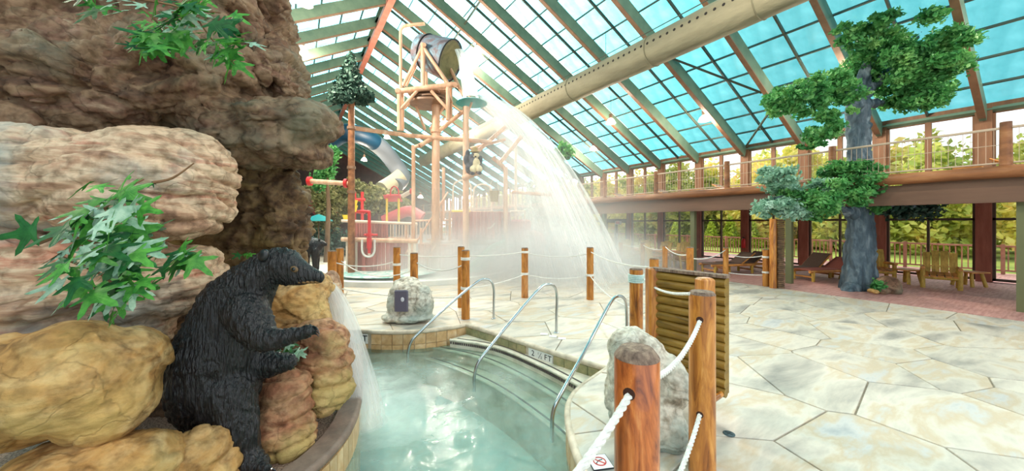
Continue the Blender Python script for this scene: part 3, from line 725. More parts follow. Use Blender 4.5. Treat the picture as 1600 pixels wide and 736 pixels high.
# ================================================================ ROCKS
def rockmat(name, cols, strata=0, st=(1,1,1.6), scale=2.2, lichen=None, rough=.75, bump=.02):
    m = nmat(name, cols, scale=scale, detail=9, distort=1.1, stretch=st, rough=rough, bump=bump, bscale=scale*4.5)
    t = m.node_tree; n = t.nodes; L = t.links; b = n['Principled BSDF']
    src = b.inputs['Base Color'].links[0].from_socket
    c = n.new('ShaderNodeTexCoord')
    n2 = n.new('ShaderNodeTexNoise'); n2.inputs['Scale'].default_value = 14; n2.inputs['Detail'].default_value = 8
    r = n.new('ShaderNodeValToRGB'); r.color_ramp.elements[0].position = .33; r.color_ramp.elements[0].color = (.32,.27,.22,1); r.color_ramp.elements[1].position = .56; r.color_ramp.elements[1].color = (1,1,1,1)
    mx = n.new('ShaderNodeMix'); mx.data_type = 'RGBA'; mx.blend_type = 'MULTIPLY'; mx.inputs['Factor'].default_value = .75
    L.new(c.outputs['Object'], n2.inputs[0]); L.new(n2.outputs[0], r.inputs[0]); L.new(src, mx.inputs['A']); L.new(r.outputs[0], mx.inputs['B'])
    last = mx.outputs['Result']
    if lichen:
        n3 = n.new('ShaderNodeTexNoise'); n3.inputs['Scale'].default_value = 1.4; n3.inputs['Detail'].default_value = 8
        r3 = n.new('ShaderNodeValToRGB'); r3.color_ramp.elements[0].position = .52; r3.color_ramp.elements[0].color = (0,0,0,1); r3.color_ramp.elements[1].position = .68; r3.color_ramp.elements[1].color = (.7,.7,.7,1)
        m3 = n.new('ShaderNodeMix'); m3.data_type = 'RGBA'; m3.inputs['B'].default_value = lin(lichen)
        mp = n.new('ShaderNodeMapping'); mp.inputs['Location'].default_value = (5,3,1); L.new(c.outputs['Object'], mp.inputs[0]); L.new(mp.outputs[0], n3.inputs[0])
        L.new(n3.outputs[0], r3.inputs[0]); L.new(r3.outputs[0], m3.inputs['Factor']); L.new(last, m3.inputs['A']); last = m3.outputs['Result']
    # thin dark seams, also in the relief
    nz = n.new('ShaderNodeTexNoise'); nz.inputs['Scale'].default_value = 3; nz.inputs['Detail'].default_value = 4; L.new(c.outputs['Object'], nz.inputs[0])
    va = n.new('ShaderNodeVectorMath'); va.operation = 'MULTIPLY_ADD'; va.inputs[1].default_value = (.5,.5,.5); L.new(nz.outputs['Color'], va.inputs[0]); L.new(c.outputs['Object'], va.inputs[2])
    vo = n.new('ShaderNodeTexVoronoi'); vo.feature = 'DISTANCE_TO_EDGE'; vo.inputs['Scale'].default_value = 1.9; L.new(va.outputs[0], vo.inputs['Vector'])
    vr = n.new('ShaderNodeMapRange'); vr.inputs['From Min'].default_value = 0; vr.inputs['From Max'].default_value = .022; vr.inputs['To Min'].default_value = .78; vr.inputs['To Max'].default_value = 1; L.new(vo.outputs['Distance'], vr.inputs['Value'])
    mc = n.new('ShaderNodeMix'); mc.data_type = 'RGBA'; mc.blend_type = 'MULTIPLY'; mc.inputs['Factor'].default_value = 1; L.new(last, mc.inputs['A']); L.new(vr.outputs[0], mc.inputs['B']); last = mc.outputs['Result']
    bp0 = b.inputs['Normal'].links[0].from_node; b2_ = n.new('ShaderNodeBump'); b2_.inputs['Distance'].default_value = .012; L.new(vr.outputs[0], b2_.inputs['Height']); L.new(bp0.outputs[0], b2_.inputs['Normal']); L.new(b2_.outputs[0], b.inputs['Normal'])
    L.new(last, b.inputs['Base Color']); return m
rockmat('rock_brown', [(.3,(70,50,38)),(.42,(112,82,62)),(.52,(142,116,90)),(.62,(126,92,74)),(.75,(178,158,130))], scale=1.6, lichen=(120,118,98))
rockmat('rock_sand', [(.3,(132,96,76)),(.42,(182,144,116)),(.52,(214,188,158)),(.62,(190,132,106)),(.75,(222,208,186))], scale=1.5, st=(.7,.7,3.4), lichen=(150,160,156))
rockmat('rock_ochre', [(.3,(128,88,46)),(.45,(184,138,80)),(.6,(208,174,122)),(.75,(222,202,166))], scale=2.2, lichen=(206,172,104))
rockmat('rock_dark', [(.3,(58,40,28)),(.45,(96,70,46)),(.6,(130,104,70)),(.75,(156,128,88))], scale=2.0, lichen=(146,124,70))
rockmat('rock_red', [(.3,(104,62,44)),(.45,(156,102,72)),(.58,(188,146,108)),(.75,(208,178,140))], scale=2.4, lichen=(180,160,96))
rockmat('rock_grey', [(.3,(168,158,138)),(.45,(216,208,192)),(.58,(230,224,210)),(.75,(206,186,150))], scale=2.6, lichen=(150,170,164), bump=.012)
def rockshape(co, seed, amp, strata, sfreq, crack=.5, fac=1):
    p = co*1.0+Vector((seed*7.1, seed*3.3, seed*1.7))
    wv = noise.noise_vector(p*1.3)*.35; q = Vector((p.x, p.y, p.z*(1.9 if strata else 1.15)))+wv
    ds, ps = noise.voronoi(q*1.9); f1 = ds[1]-ds[0]; ds2, ps2 = noise.voronoi(q*4.6+Vector((3,1,2))); f2 = ds2[1]-ds2[0]
    d = (noise.cell(ps[0]*9.1)*.34+noise.cell(ps2[0]*7.3)*.15-.2)*fac
    d += noise.fractal(p*1.2, 1.0, 2.0, 3)*.25+noise.fractal(p*5, .8, 2.1, 5)*.16-abs(noise.noise(p*9+wv*4))*.07
    d -= crack*(.30*max(0, 1-f1/.10)+.12*max(0, 1-f2/.10))
    if strata:
        wz = p.z*sfreq+noise.noise(p*.9)*1.1+noise.noise(p*2.7)*.35; f = wz-math.floor(wz)
        st = 1-abs(2*f-1)**4
        d += (st-.7)*strata*(.6+.8*abs(noise.noise(Vector((p.x*1.3, p.y*1.3, math.floor(wz)*3.7)))))
    return d*amp
def rock(name, lumps, mat, label, voxel=.02, amp=.12, strata=0, sfreq=4, seed=1, cat='rock', smooth=3, kind=None, parent=None, crack=.6, post=None, fac=None):
    """lumps: (px, py, depth, rx px, ry px, rdepth m)"""
    mb = MB()
    for l in lumps:
        x, y, d, rx, ry, rd = l[:6]; c = W(x, y, d); M = Matrix((RV, FV, UV_)).transposed()
        if len(l) > 6: M = M @ Matrix.Rotation(math.radians(l[6]), 3, 'Y')
        mb.ell(c, (rx/555*d, rd, ry/555*d), 20, 14, M=M)
    me = blob(mb, voxel, smooth); displace(me, lambda c, n: rockshape(c, seed, amp, strata, sfreq, crack*(.45 if fac is None else 1), .4 if fac is None else fac))
    if post: displace(me, post)
    co = np.empty(len(me.vertices)*3); me.vertices.foreach_get('co', co); co = co.reshape(-1,3)
    base = (float(co[:,0].mean()), float(co[:,1].mean()), float(co[:,2].min())) if parent is None else tuple(worldloc(parent))
    shiftmesh(me, base); me.name = name
    o = link(name, me, MATS[mat], parent, base if parent is None else None, smooth='all')
    if parent is None: tag(o, label, cat, kind=kind)
    elif label: o['label'] = label
    return o
# planter that carries the rocks, with its tiled pool wall and brown rim
PLT = [(-2.4,5.6),(-2.1,4.9),(-1.9,4.4),(-1.74,4.0),(-1.63,3.6),(-1.6,3.25),(-1.64,2.95),(-1.75,2.65),(-1.97,2.25),(-2.35,1.9),(-3.0,1.65),(-5.5,1.4)]
planter = thing('rock_planter', CL(-3, 3.4, -1.1), 'raised pool-side planter with a brown stone rim and tan wall tiles', 'planter')
cur = sm(PLT, 5); poly = c2(cur+[(-8,3),(-7.5,6.5),(-3.5,7.0)])
mb = MB(); vv, ff, oo = cdt_faces([poly]); mb.add([(p.x,p.y,-.035) for p in vv], [t for t, o_ in zip(ff, oo) if 0 in o_]); np_ = len(poly)
mb.add([(p.x,p.y,z) for z in (-1.14,-.035) for p in poly], [(i,(i+1)%np_,np_+(i+1)%np_,np_+i) for i in range(np_)]); obj('gravel_bed', mb, MATS['gravel'], planter, smooth=False)
pts = [CL(a, b, -.03) for a, b in cur]; mb = MB(); mb.tube(pts, .045, 10)
inner = []
for i, p in enumerate(pts):
    t = (pts[min(i+1,len(pts)-1)]-pts[max(i-1,0)]).normalized(); nn = Vector((-t.y, t.x, 0)); nn = nn if nn.dot(CL(-4,3.4,0)-p) > 0 else -nn; inner.append(p+nn*.17)
for i in range(len(pts)-1):
    a, b, c, d = pts[i], pts[i+1], inner[i+1], inner[i]; u = Vector((0,0,.045)); mb.add([a-u,b-u,c-u,d-u,a+u,b+u,c+u,d+u], [(3,2,1,0),(4,5,6,7),(0,1,5,4),(2,3,7,6),(1,2,6,5),(3,0,4,7)])
obj('rim', mb, MATS['capstone'], planter)
for p, t in walk(PLT, .115):
    nrm = Vector((-t.y, t.x, 0)); nrm = nrm if nrm.dot(p-CL(-4,3.4,0)) > 0 else -nrm; ang = math.atan2(t.y, t.x)
    for z, h in ((-.23,.27),(-.51,.27),(-.79,.27)):
        mb = MB(); mb.box(p+nrm*.004+Vector((0,0,z)), (.108,.03,h), rz=ang); obj('tile', mb, MATS['tile_tan'], planter, smooth=False)

# the cliff: separate masses of one rockwork
cliff = thing('rock_cliff', W(330, 420, 4.0), 'huge brown artificial rock cliff with a jutting prow at the left of the pool', 'rock')
rock('upper_face', [(394,60,4.4,50,110,.8,-14),(350,20,4.3,80,60,.8),(350,-60,4.5,100,90,.8),(270,-20,4.0,150,80,.9),(436,106,4.2,34,62,.6,-26),(395,120,4.2,66,80,.8),(200,200,4.3,120,80,.5)], 'rock_brown', 'tall brown rock face rising to the roof at the top left', .024, .32, .2, 1.3, 3, crack=.7, fac=.8, parent=cliff)
rock('prow', [(445,200,3.9,62,40,.6,10),(490,195,3.9,34,34,.45),(400,215,4.0,60,58,.7),(455,232,4.0,48,36,.6),(370,190,4.0,60,50,.7)], 'rock_brown', 'grey brown overhanging prow of rock jutting right above the bear', .022, .22, .3, 2.0, 5, crack=.5, fac=.5, parent=cliff)
rock('hollow', [(250,110,3.7,150,95,.7,6),(150,130,3.5,150,100,.7),(330,150,3.9,90,75,.6),(20,100,3.4,170,140,.8),(200,20,3.8,200,80,.8),(-60,250,3.2,180,200,.8)], 'rock_brown', 'dark brown hollow of rock under the upper maple leaves', .024, .28, .4, 2.0, 8, crack=.5, fac=.55, parent=cliff)
rock('rock_column', [(420,330,4.5,62,90,.5,4),(400,280,4.4,70,60,.5),(380,430,4.4,90,110,.5),(446,360,4.4,40,90,.4),(300,470,4.3,110,130,.5),(250,560,3.9,90,120,.4),(430,470,4.6,55,60,.4)], 'rock_dark', 'dark mossy rock column behind the bear', .028, .24, .15, 2.0, 12, crack=.6, fac=.6, parent=cliff)
rock('sandstone_block', [(290,275,3.0,66,72,.45,10),(240,260,2.9,90,62,.5),(180,290,2.8,110,75,.5),(310,320,3.05,40,48,.35),(240,340,2.9,80,45,.4),(60,280,2.7,160,85,.5)], 'rock_sand', 'layered pink and tan sandstone block at the left', .016, .13, .5, 4.6, 21, crack=.35, fac=.4, parent=cliff)
rock('boulder', [(230,450,3.1,100,60,.45,-10),(150,420,2.9,110,70,.5),(290,430,3.3,50,46,.35),(190,520,3.0,70,40,.35),(40,430,2.7,140,80,.5),(30,510,2.8,140,60,.5)], 'rock_sand', 'tan boulder bulging below the layered sandstone', .022, .17, .3, 3, 31)
rock('boulder', [(190,570,2.35,48,58,.3),(165,620,2.3,64,78,.3),(110,590,2.2,90,85,.35),(40,610,2.2,90,90,.4)], 'rock_ochre', 'smooth yellow ochre boulder at the lower left, left of the bear', .018, .1, .0, 3, 41, crack=.5)
rock('boulder', [(205,735,2.3,70,60,.3),(120,740,2.2,100,60,.35)], 'rock_ochre', 'low ochre boulder in the bottom left corner', .02, .12, .2, 3, 47, crack=.5)
rock('boulder', [(312,715,2.6,42,50,.26),(318,745,2.6,48,50,.28),(285,740,2.6,40,50,.25)], 'rock_ochre', 'ochre rock under the rump of the bear', .016, .1, .5, 5, 51, crack=.5)
rock('boulder', [(448,606,3.3,40,34,.22),(428,606,3.3,28,30,.2),(442,650,3.25,46,40,.24),(450,685,3.2,42,34,.24),(424,680,3.15,36,40,.22)], 'rock_red', 'stump-shaped reddish rock under the front paws of the bear', .016, .1, .5, 5, 61, crack=.9)
rock('boulder', [(462,475,4.1,48,38,.3),(480,450,4.3,40,30,.3),(440,520,4.1,50,50,.3),(492,500,4.0,24,30,.2)], 'rock_ochre', 'ochre rock behind the head and forearm of the bear', .02, .13, .2, 4, 67, crack=.8)
rock('boulder', [(508,560,3.75,40,36,.3),(495,530,3.85,44,34,.3),(516,600,3.65,36,32,.28),(505,620,3.6,42,22,.28),(470,560,3.9,40,60,.3)], 'rock_red', 'stacked brown rocks wet by the waterfall at the planter edge', .018, .12, .55, 4, 71, crack=1.0)
rock('boulder', [(518,455,4.9,14,34,.2),(512,500,4.8,22,50,.25)], 'rock_sand', 'small pink spout rock behind the muzzle of the bear', .02, .08, .2, 4, 77)
# free-standing boulders on the deck
rock('boulder', [(1000,590,3.45,52,70,.3),(985,545,3.5,36,34,.24),(1040,600,3.35,38,48,.26),(1010,650,3.3,54,54,.3),(1045,670,3.2,30,38,.22),(970,620,3.5,26,50,.2)], 'rock_grey', 'large grey white boulder on the deck behind the nearest post', .016, .11, .0, 3, 81, crack=.8)
sp = rock('speaker_boulder', [(640,468,7.3,32,32,.34),(620,470,7.2,17,30,.22),(662,474,7.2,18,30,.26),(636,445,7.4,24,12,.25),(640,495,7.2,44,9,.34)], 'rock_grey', 'small hollow grey boulder with a speaker recess on the pool deck', .02, .13, .0, 3, 91, crack=.8)
flat('speaker_grey', (96,92,108), .35); flat('speaker_light', (205,205,215), .3)
sb = W(627, 470, 6.96); M_ = Matrix((RV, FV, UV_)).transposed()
mb = MB(); mb.box(sb, (.27,.05,.42), M=M_, ch=.02); o = link('speaker_panel', mb.mesh('p', worldloc(sp)), MATS['speaker_grey'], sp, None, False, .01)
mb = MB(); mb.ell(sb-FV*.026+UV_*.03+RV*.03, (.035,.01,.045), 14, 8, M=M_); link('dome_light', mb.mesh('p', worldloc(sp)), MATS['speaker_light'], sp, None, True)

# ================================================================ BEAR
def bearmat():
    m = nmat('bear_fur', [(.3,(12,11,13)),(.55,(28,26,29)),(.8,(56,50,52))], scale=9, detail=7, distort=.6, stretch=(1.6,1.6,.5), rough=.33, bump=.03, bscale=34, spec=.6, bstretch=(1.5,1.5,.28))
bearmat(); flat('bear_skin', (26,25,28), .35, spec=.6); flat('muzzle_tan', (128,96,58), .5); flat('eye', (14,10,10), .12, spec=.8); flat('eye_ring', (112,86,58), .5)
bl = CL(-2.15, 2.95, -.03)
bear = thing('bear_statue', bl, 'life-size black bear statue standing upright against the rocks, facing right', 'bear')
def chain(mb, P, n=5):
    """P: (px, py, depth, radius px, depth radius factor) -> overlapping ellipsoids"""
    for (a, b) in zip(P, P[1:]):
        for k in range(n+1):
            t = k/n; x, y, d, r, q = [a[i]*(1-t)+b[i]*t for i in range(5)]
            rr = r/555*d; mb.ell(W(x, y, d), (rr, rr*q, rr), 14, 10, M=Matrix((RV, FV, UV_)).transposed())
mb = MB()
chain(mb, [(336,600,2.95,66,.85),(340,560,2.95,66,.85),(352,520,2.95,58,.82),(366,478,2.95,50,.85),(390,447,2.95,38,.85),(412,425,2.95,29,.9),(430,412,2.95,25,.85),(446,417,2.95,29,.72)])   # trunk, neck, skull
chain(mb, [(318,585,2.95,52,.85),(322,620,2.95,52,.85),(345,628,2.95,50,.9)])
chain(mb, [(449,419,2.95,27,.72),(467,426,2.95,20.5,.66),(484,430,2.95,13.5,.7),(498,433,2.95,10,.75)])                     # face
chain(mb, [(385,490,2.8,34,.8),(400,515,2.74,28,.85),(414,530,2.7,20,.9),(440,529,2.68,15,.9),(470,521,2.68,10.5,.9),(482,517,2.68,10,.9)])   # near arm
chain(mb, [(385,520,3.05,32,.8),(398,556,3.0,26,.85),(412,570,2.98,21,.9),(434,568,2.97,17,.9),(452,566,2.96,12,1)])       # far arm
chain(mb, [(350,615,2.85,48,.8),(362,650,2.82,38,.8),(374,680,2.8,29,.85),(380,705,2.8,24,.9),(388,722,2.78,22,.95),(404,726,2.76,15,1.1)])        # near leg
chain(mb, [(345,620,3.1,40,.8),(352,670,3.15,30,.85),(352,705,3.15,24,.9),(372,722,3.12,18,1)])                             # far leg
for k, (dx, dy) in enumerate(((0,-5),(3,-1.5),(4,2.5),(2,6))): chain(mb, [(478,518+dy*.8,2.68,4.5,.9),(488+dx*.7,515+dy,2.68,3.4,.9)], 3)
for k in range(4): chain(mb, [(404+k*2,728,2.86-k*.06,8,1),(414+k*1.5,731,2.84-k*.06,6.5,1)], 3)
me = blob(mb, .012, 4)
def fur(co, n):
    u = (co-bl); ang = math.atan2(u.x*ST+u.y*CT, u.x*CT-u.y*ST)
    p = Vector((co.x*34, co.y*34, co.z*6+noise.noise(co*5)*2.4)); a = noise.noise(p); b = noise.noise(p*2.1+Vector((4,4,4)))
    q = co-W(478,428,2.95); face = min(1, max(0, (math.hypot(q.x*CT-q.y*ST, q.z)-.10)/.12))
    return ((abs(a)**.8)*.026-.009+b*.005)*(.12+.88*face)
displace(me, fur); shiftmesh(me, bl); bear_body = link('body', me, MATS['bear_fur'], bear, None, smooth='all')
ML = Matrix((RV, FV, UV_)).transposed()
def bpart(name, mb, m): return obj(name, mb, MATS[m], bear)
for dd, lab in ((-.155, 0), (.155, 0)):
    mb = MB(); c = W(428, 397, 2.95)+FV*dd*.8; mb.ell(c, (.042,.026,.052), 14, 9, M=ML@Matrix.Rotation(.3,3,'Y')); mb.ell(c+RV*.02+UV_*.005, (.022,.02,.03), 12, 8, M=ML); bpart('ear', mb, 'bear_skin')
for s in (-1, 1):
    c = W(469.5, 418.5, 2.95)+FV*.085*s; mb = MB(); mb.ell(c, (.034,.013,.025), 14, 9, M=ML@Matrix.Rotation(.35,3,'Y')); bpart('eye_ring', mb, 'eye_ring')
    mb = MB(); mb.ell(c+FV*.009*s, (.017,.010,.015), 12, 8, M=ML); bpart('eye', mb, 'eye')
mb = MB(); mb.ell(W(500,431,2.95), (.028,.034,.026), 14, 9, M=ML); bpart('nose', mb, 'eye')
mb = MB()
for k in range(5): t = k/4; mb.ell(W(472+t*24, 439.5-t*.5, 2.95), (.03,.052-.018*t,.022), 12, 8, M=ML)
bpart('lower_jaw', mb, 'muzzle_tan')
mb = MB()
for k, (dx, dy) in enumerate(((0,-5),(3,-1.5),(4,2.5),(2,6))): a = W(489+dx*.7, 515+dy, 2.68); mb.tube([a, a+RV*.025-UV_*.008, a+RV*.04-UV_*.025], [.008,.006,.002], 6)
bpart('claws', mb, 'eye')
mb = MB()
for k in range(4): a = W(417+k*1.5, 732, 2.84-k*.06); mb.tube([a, a+RV*.03-UV_*.005, a+RV*.05-UV_*.02], [.009,.007,.002], 6)
bpart('claws', mb, 'eye')

# ================================================================ MAPLE SPRAYS
nmat('leaf', [(.3,(52,128,52)),(.6,(104,182,76))], scale=3, rough=.45, transl=.35, rnd=.25)
nmat('leaf_pale', [(.3,(120,176,140)),(.6,(196,222,200))], scale=3, rough=.5, transl=.35, rnd=.12)
nmat('leaf_dark', [(.3,(24,76,38)),(.6,(46,112,52))], scale=3, rough=.45, transl=.25, rnd=.2)
nmat('twig', [(.3,(96,66,46)),(.7,(150,112,80))], scale=8, rough=.8)
def leaf_mesh(name, s=1, lobes=5, mat='leaf'):
    pts = [(0,0,0)]; ring = []; angs = [-110,-58,0,58,110]; lens = [.55,.85,1.0,.85,.55]
    for k, (a, l) in enumerate(zip(angs, lens)):
        a0 = math.radians(90-a)
        for da, q in ((.34,.42),(.20,.62),(.13,.80),(0,1),(-.13,.80),(-.20,.62),(-.34,.42)):
            if q == .62: qq = .55
            else: qq = q
            t = a0+da; ring.append((math.cos(t)*l*qq, math.sin(t)*l*qq, -.10*(l*qq)**2*(1 if da else .7)+ (0 if da else .0)))
    v = [(x*s, (y+.05)*s, z*s) for x, y, z in [(0,0,.02)]+ring]
    v2 = [(x, y, z-.006*s) for x, y, z in v]; n = len(ring); f = [(0, i+1, (i+1)%n+1) for i in range(n)]
    f = [t[::-1] for t in f]; f2 = [(a+n+1, c+n+1, b+n+1) for a, b, c in f]
    me = bpy.data.meshes.new(name); me.from_pydata(v+v2, [], f+f2); me.materials.append(MATS[mat]); me.update(); return me
LM = {k: leaf_mesh('leaf', 1, mat=k) for k in ('leaf','leaf_pale','leaf_dark')}
def spray(label, twigs, leaves, seed, smin, smax, mats, dspread=.22):
    r = random.Random(seed); base = W(*twigs[0][0]); t = thing('maple_branch', base, label, 'branch')
    for tw in twigs:
        P = smoothpts([W(*p) for p in tw], 4); mb = MB(); mb.tube(P, [.011*(1-.7*i/len(P)) for i in range(len(P))], 6); obj('twig', mb, MATS['twig'], t)
    for (x, y, d, sx, sy, n) in leaves:
        for _ in range(n):
            a, b = r.gauss(0,.45), r.gauss(0,.45); p = W(x+a*sx, y+b*sy, d+r.uniform(-1,1)*dspread)
            o = bpy.data.objects.new('leaf', LM[r.choice(mats)]); C.objects.link(o); o.parent = t; o.location = p-base
            s = r.uniform(smin, smax); o.scale = (s, s, s)
            nrm = (-FV*r.uniform(.4,1)+UV_*r.uniform(.1,1)+RV*r.uniform(-.7,.7)).normalized(); tip = (RV*(a*1.2+.3+r.uniform(-.6,.6))-UV_*r.uniform(.2,1.0)).normalized()
            x_ = tip.cross(nrm).normalized(); y_ = nrm.cross(x_); o.rotation_mode = 'QUATERNION'; o.rotation_quaternion = Matrix((x_, y_, nrm)).transposed().to_quaternion()
spray('bright green maple branch hanging over the rock at the top left', [[(120,-30,2.6),(200,-5,2.7),(290,15,2.8),(330,60,2.85),(366,100,2.9)],[(200,-5,2.7),(250,40,2.75),(262,85,2.75)],[(290,15,2.8),(345,20,2.85)]],
      [(270,20,2.75,70,40,46),(230,60,2.75,36,30,20),(330,55,2.8,44,34,26),(355,85,2.85,20,22,9),(160,0,2.7,30,20,9),(256,68,2.7,30,24,12)], 3, .09, .17, ['leaf','leaf','leaf','leaf_dark','leaf_pale'])
spray('pale and green maple branch reaching in at the left below the sandstone', [[(60,380,1.9),(140,345,2.0),(190,300,2.05),(225,280,2.1)],[(80,360,1.9),(150,380,2.0),(220,395,2.1),(275,395,2.2)],[(90,400,1.9),(160,430,2.0),(200,470,2.05)]],
      [(185,310,2.05,56,40,16),(160,350,2.0,60,36,18),(205,360,2.1,50,28,12),(262,400,2.2,38,26,12),(190,400,2.05,60,36,18),(170,450,2.0,46,40,20),(215,440,2.1,30,30,9),(120,400,1.9,60,100,24)], 5, .09, .17, ['leaf','leaf_dark','leaf_pale','leaf_pale','leaf'])
spray('small sprig of green leaves in the rocks between the paws of the bear', [[(430,545,3.3),(455,545,3.25),(470,540,3.2)]], [(450,546,3.25,28,12,12)], 9, .06, .11, ['leaf','leaf_dark','leaf_pale'], .06)
spray('few small green leaves on the rock behind the neck of the bear', [[(300,420,3.6),(330,415,3.6),(360,405,3.6)]], [(335,428,3.6,30,16,9),(382,398,3.7,12,8,5)], 10, .05, .09, ['leaf_dark','leaf'], .06)
spray('thin bare twig across the sandstone block', [[(240,285,2.4),(270,278,2.4),(303,255,2.4)]], [(242,286,2.4,4,3,1)], 12, .04, .05, ['leaf_dark'], .02)
# ================================================================ FOLIAGE
nmat('fol_green', [(.3,(44,98,54)),(.5,(84,156,84)),(.7,(150,200,120))], scale=2.4, detail=6, rough=.5, transl=.3)
nmat('fol_pale', [(.3,(96,140,112)),(.5,(140,184,158)),(.7,(196,220,206))], scale=2.2, detail=6, rough=.5, transl=.25)
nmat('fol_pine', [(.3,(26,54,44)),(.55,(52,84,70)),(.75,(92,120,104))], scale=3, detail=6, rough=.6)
nmat('fol_olive', [(.3,(88,96,54)),(.5,(134,134,84)),(.7,(176,168,120))], scale=1.2, detail=6, rough=.7, transl=.2)
nmat('fol_autumn', [(.25,(150,160,60)),(.42,(216,206,90)),(.55,(240,226,140)),(.7,(232,176,100))], scale=.5, detail=5, rough=.7, transl=.35, rnd=.2)
nmat('fol_wood', [(.25,(96,120,50)),(.45,(166,176,84)),(.6,(222,214,120)),(.75,(232,190,120))], scale=.4, detail=6, rough=.7, transl=.35, rnd=.25)
nmat('fol_cone', [(.3,(130,156,40)),(.6,(196,206,72))], scale=2, rough=.7, transl=.3)
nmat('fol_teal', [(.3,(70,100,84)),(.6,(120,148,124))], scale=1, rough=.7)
nmat('bark_blue', [(.3,(42,56,66)),(.5,(74,92,104)),(.7,(118,134,142))], scale=5, detail=8, distort=1, stretch=(1,1,.3), rough=.7, bump=.03, bscale=14)
nmat('bark', [(.3,(70,54,40)),(.7,(120,98,74))], scale=4, stretch=(1,1,.3), rough=.9)
def leafcloud(lumps, n, size, seed, up=.4, shell=.55, drape=0, sub=0):
    """lumps: (centre, (rx, ry, rz) along right/ahead/up); returns verts, faces of folded leaves"""
    r = np.random.default_rng(seed)
    if sub:
        L2 = []
        for c, q in lumps:
            for _ in range(sub):
                u = r.normal(size=3); u /= np.linalg.norm(u); u *= .45+.5*r.random(); s_ = .22+.2*r.random(); o_ = RV*(u[0]*q[0])+FV*(u[1]*q[1])+UV_*(u[2]*q[2]); m_ = (q[0]+q[2])*.5
                L2.append((Vector(c)+o_, (m_*s_*1.3, m_*s_*1.1, m_*s_*.75)))
        lumps = L2
    vol = np.array([l[1][0]*l[1][2]+l[1][0]*l[1][1] for l in lumps]); ns = np.maximum(3, (n*vol/vol.sum()).astype(int)); P = []
    B = np.array([RV, FV, UV_])
    for (c, q), k in zip(lumps, ns):
        u = r.normal(size=(k,3)); u /= np.linalg.norm(u, axis=1)[:,None]; rad = shell+(1-shell)*r.random(k)**.6
        wob = 1+.22*np.sin(u[:,0]*5+seed)+.18*np.sin(u[:,2]*7+u[:,1]*4+seed*2)
        u = u*(rad*wob)[:,None]*np.array(q); P.append(np.array(c)+u@B)
    P = np.concatenate(P); k = len(P)
    nn = r.normal(size=(k,3)); nn[:,2] += up*2; nn /= np.linalg.norm(nn,axis=1)[:,None]
    t = r.normal(size=(k,3)); t[:,2] -= drape; t -= nn*(t*nn).sum(1)[:,None]; t /= np.linalg.norm(t,axis=1)[:,None]; b = np.cross(nn,t)
    s = size*(.6+.8*r.random(k))[:,None]
    v = np.stack([P-t*s, P+b*s*.55-nn*s*.12, P+t*s, P-b*s*.55-nn*s*.12], 1).reshape(-1,3)
    i = np.arange(k)*4; f = np.stack([i,i+1,i+2,i,i+2,i+3],1).reshape(-1,3)
    return v, f
def foliage(name, lumps, n, size, seed, mat, parent=None, off=(0,0,0), **kw):
    v, f = leafcloud(lumps, n, size, seed, **kw); me = bpy.data.meshes.new(name); v = v-np.array(worldloc(parent) if parent else off)
    me.vertices.add(len(v)); me.vertices.foreach_set('co', v.ravel().astype(np.float32)); me.loops.add(len(f)*3); me.loops.foreach_set('vertex_index', f.ravel().astype(np.int32))
    me.polygons.add(len(f)); me.polygons.foreach_set('loop_start', (np.arange(len(f))*3).astype(np.int32)); me.update(calc_edges=True); me.validate()
    o = link(name, me, MATS[mat], parent); o['kind'] = 'stuff'; return o
def PX(x, y, d, rx, ry, rd=None):
    return (W(x, y, d), (rx/555*d, (rd if rd else rx/555*d), ry/555*d))
# ---- the big indoor tree on the right
tb = G(1343, 452); tree = thing('indoor_tree', tb, 'tall tree with a blue-grey fluted trunk rising through the balcony, green crown', 'tree')
mb = MB(); D = 10.7
chain(mb, [(1343,458,D,25,.9),(1343,430,D,22,.9),(1345,380,D,19,.9),(1344,320,D,17,.9),(1342,240,D+.1,16,.9),(1341,180,D+.2,15,.9),(1342,150,D+.2,13,.9),(1352,110,D+.2,7,.9),(1358,60,D+.2,4,.9)], 6)
for q in ([(1330,160,D,8,.9),(1310,140,D-.3,5,.9),(1262,128,D-.8,3,.9),(1215,150,D-1,2,1)], [(1350,150,D,7,.9),(1372,130,D+.1,5,.9),(1410,90,D+.1,3,1),(1440,50,D,2,1)], [(1342,165,D,7,1),(1375,160,D+.3,4.5,1),(1420,165,D+.4,2.5,1)],
          [(1335,335,D-.2,7,1),(1300,315,D-.6,5,1),(1250,305,D-1,3.5,1),(1210,310,D-1.2,2,1)], [(1350,330,D,6,1),(1385,318,D+.1,4,1),(1430,322,D+.2,3,1)], [(1330,452,D-.2,12,1),(1322,456,D-.3,6,1)], [(1362,450,D-.2,10,1),(1372,455,D-.3,5,1)]): chain(mb, q, 8)
me = blob(mb, .04, 3); displace(me, lambda c, n: (abs(noise.noise(Vector((c.x*5, c.y*5, c.z*1.1+noise.noise(c*2)))))-.2)*.14+noise.noise(c*9)*.02); shiftmesh(me, tb); link('trunk', me, MATS['bark_blue'], tree, None, smooth='all')
o = foliage('crown_foliage', [PX(1372,105,D,62,52,.9),PX(1425,65,D-.9,42,38,.8),PX(1405,150,D-.2,48,44,.8),PX(1345,60,D-.5,36,22,.6),PX(1385,32,D-1.0,34,13,.5),PX(1330,42,D-.7,22,10,.4),PX(1450,120,D-.5,40,60,.8),PX(1305,128,D-.6,40,20,.6),PX(1252,142,D-1,48,24,.6),PX(1214,158,D-1.2,28,12,.4),PX(1290,170,D-.8,44,18,.6),PX(1285,205,D-.8,38,16,.5),PX(1268,226,D-.8,18,9,.3),PX(1480,90,D-1,40,66,.9),PX(1240,150,D-1.1,46,22,.5),PX(1300,150,D-.6,44,24,.6),PX(1225,172,D-1.1,22,10,.4)], 30000, .068, 3, 'fol_green', tree, shell=.3, sub=9)
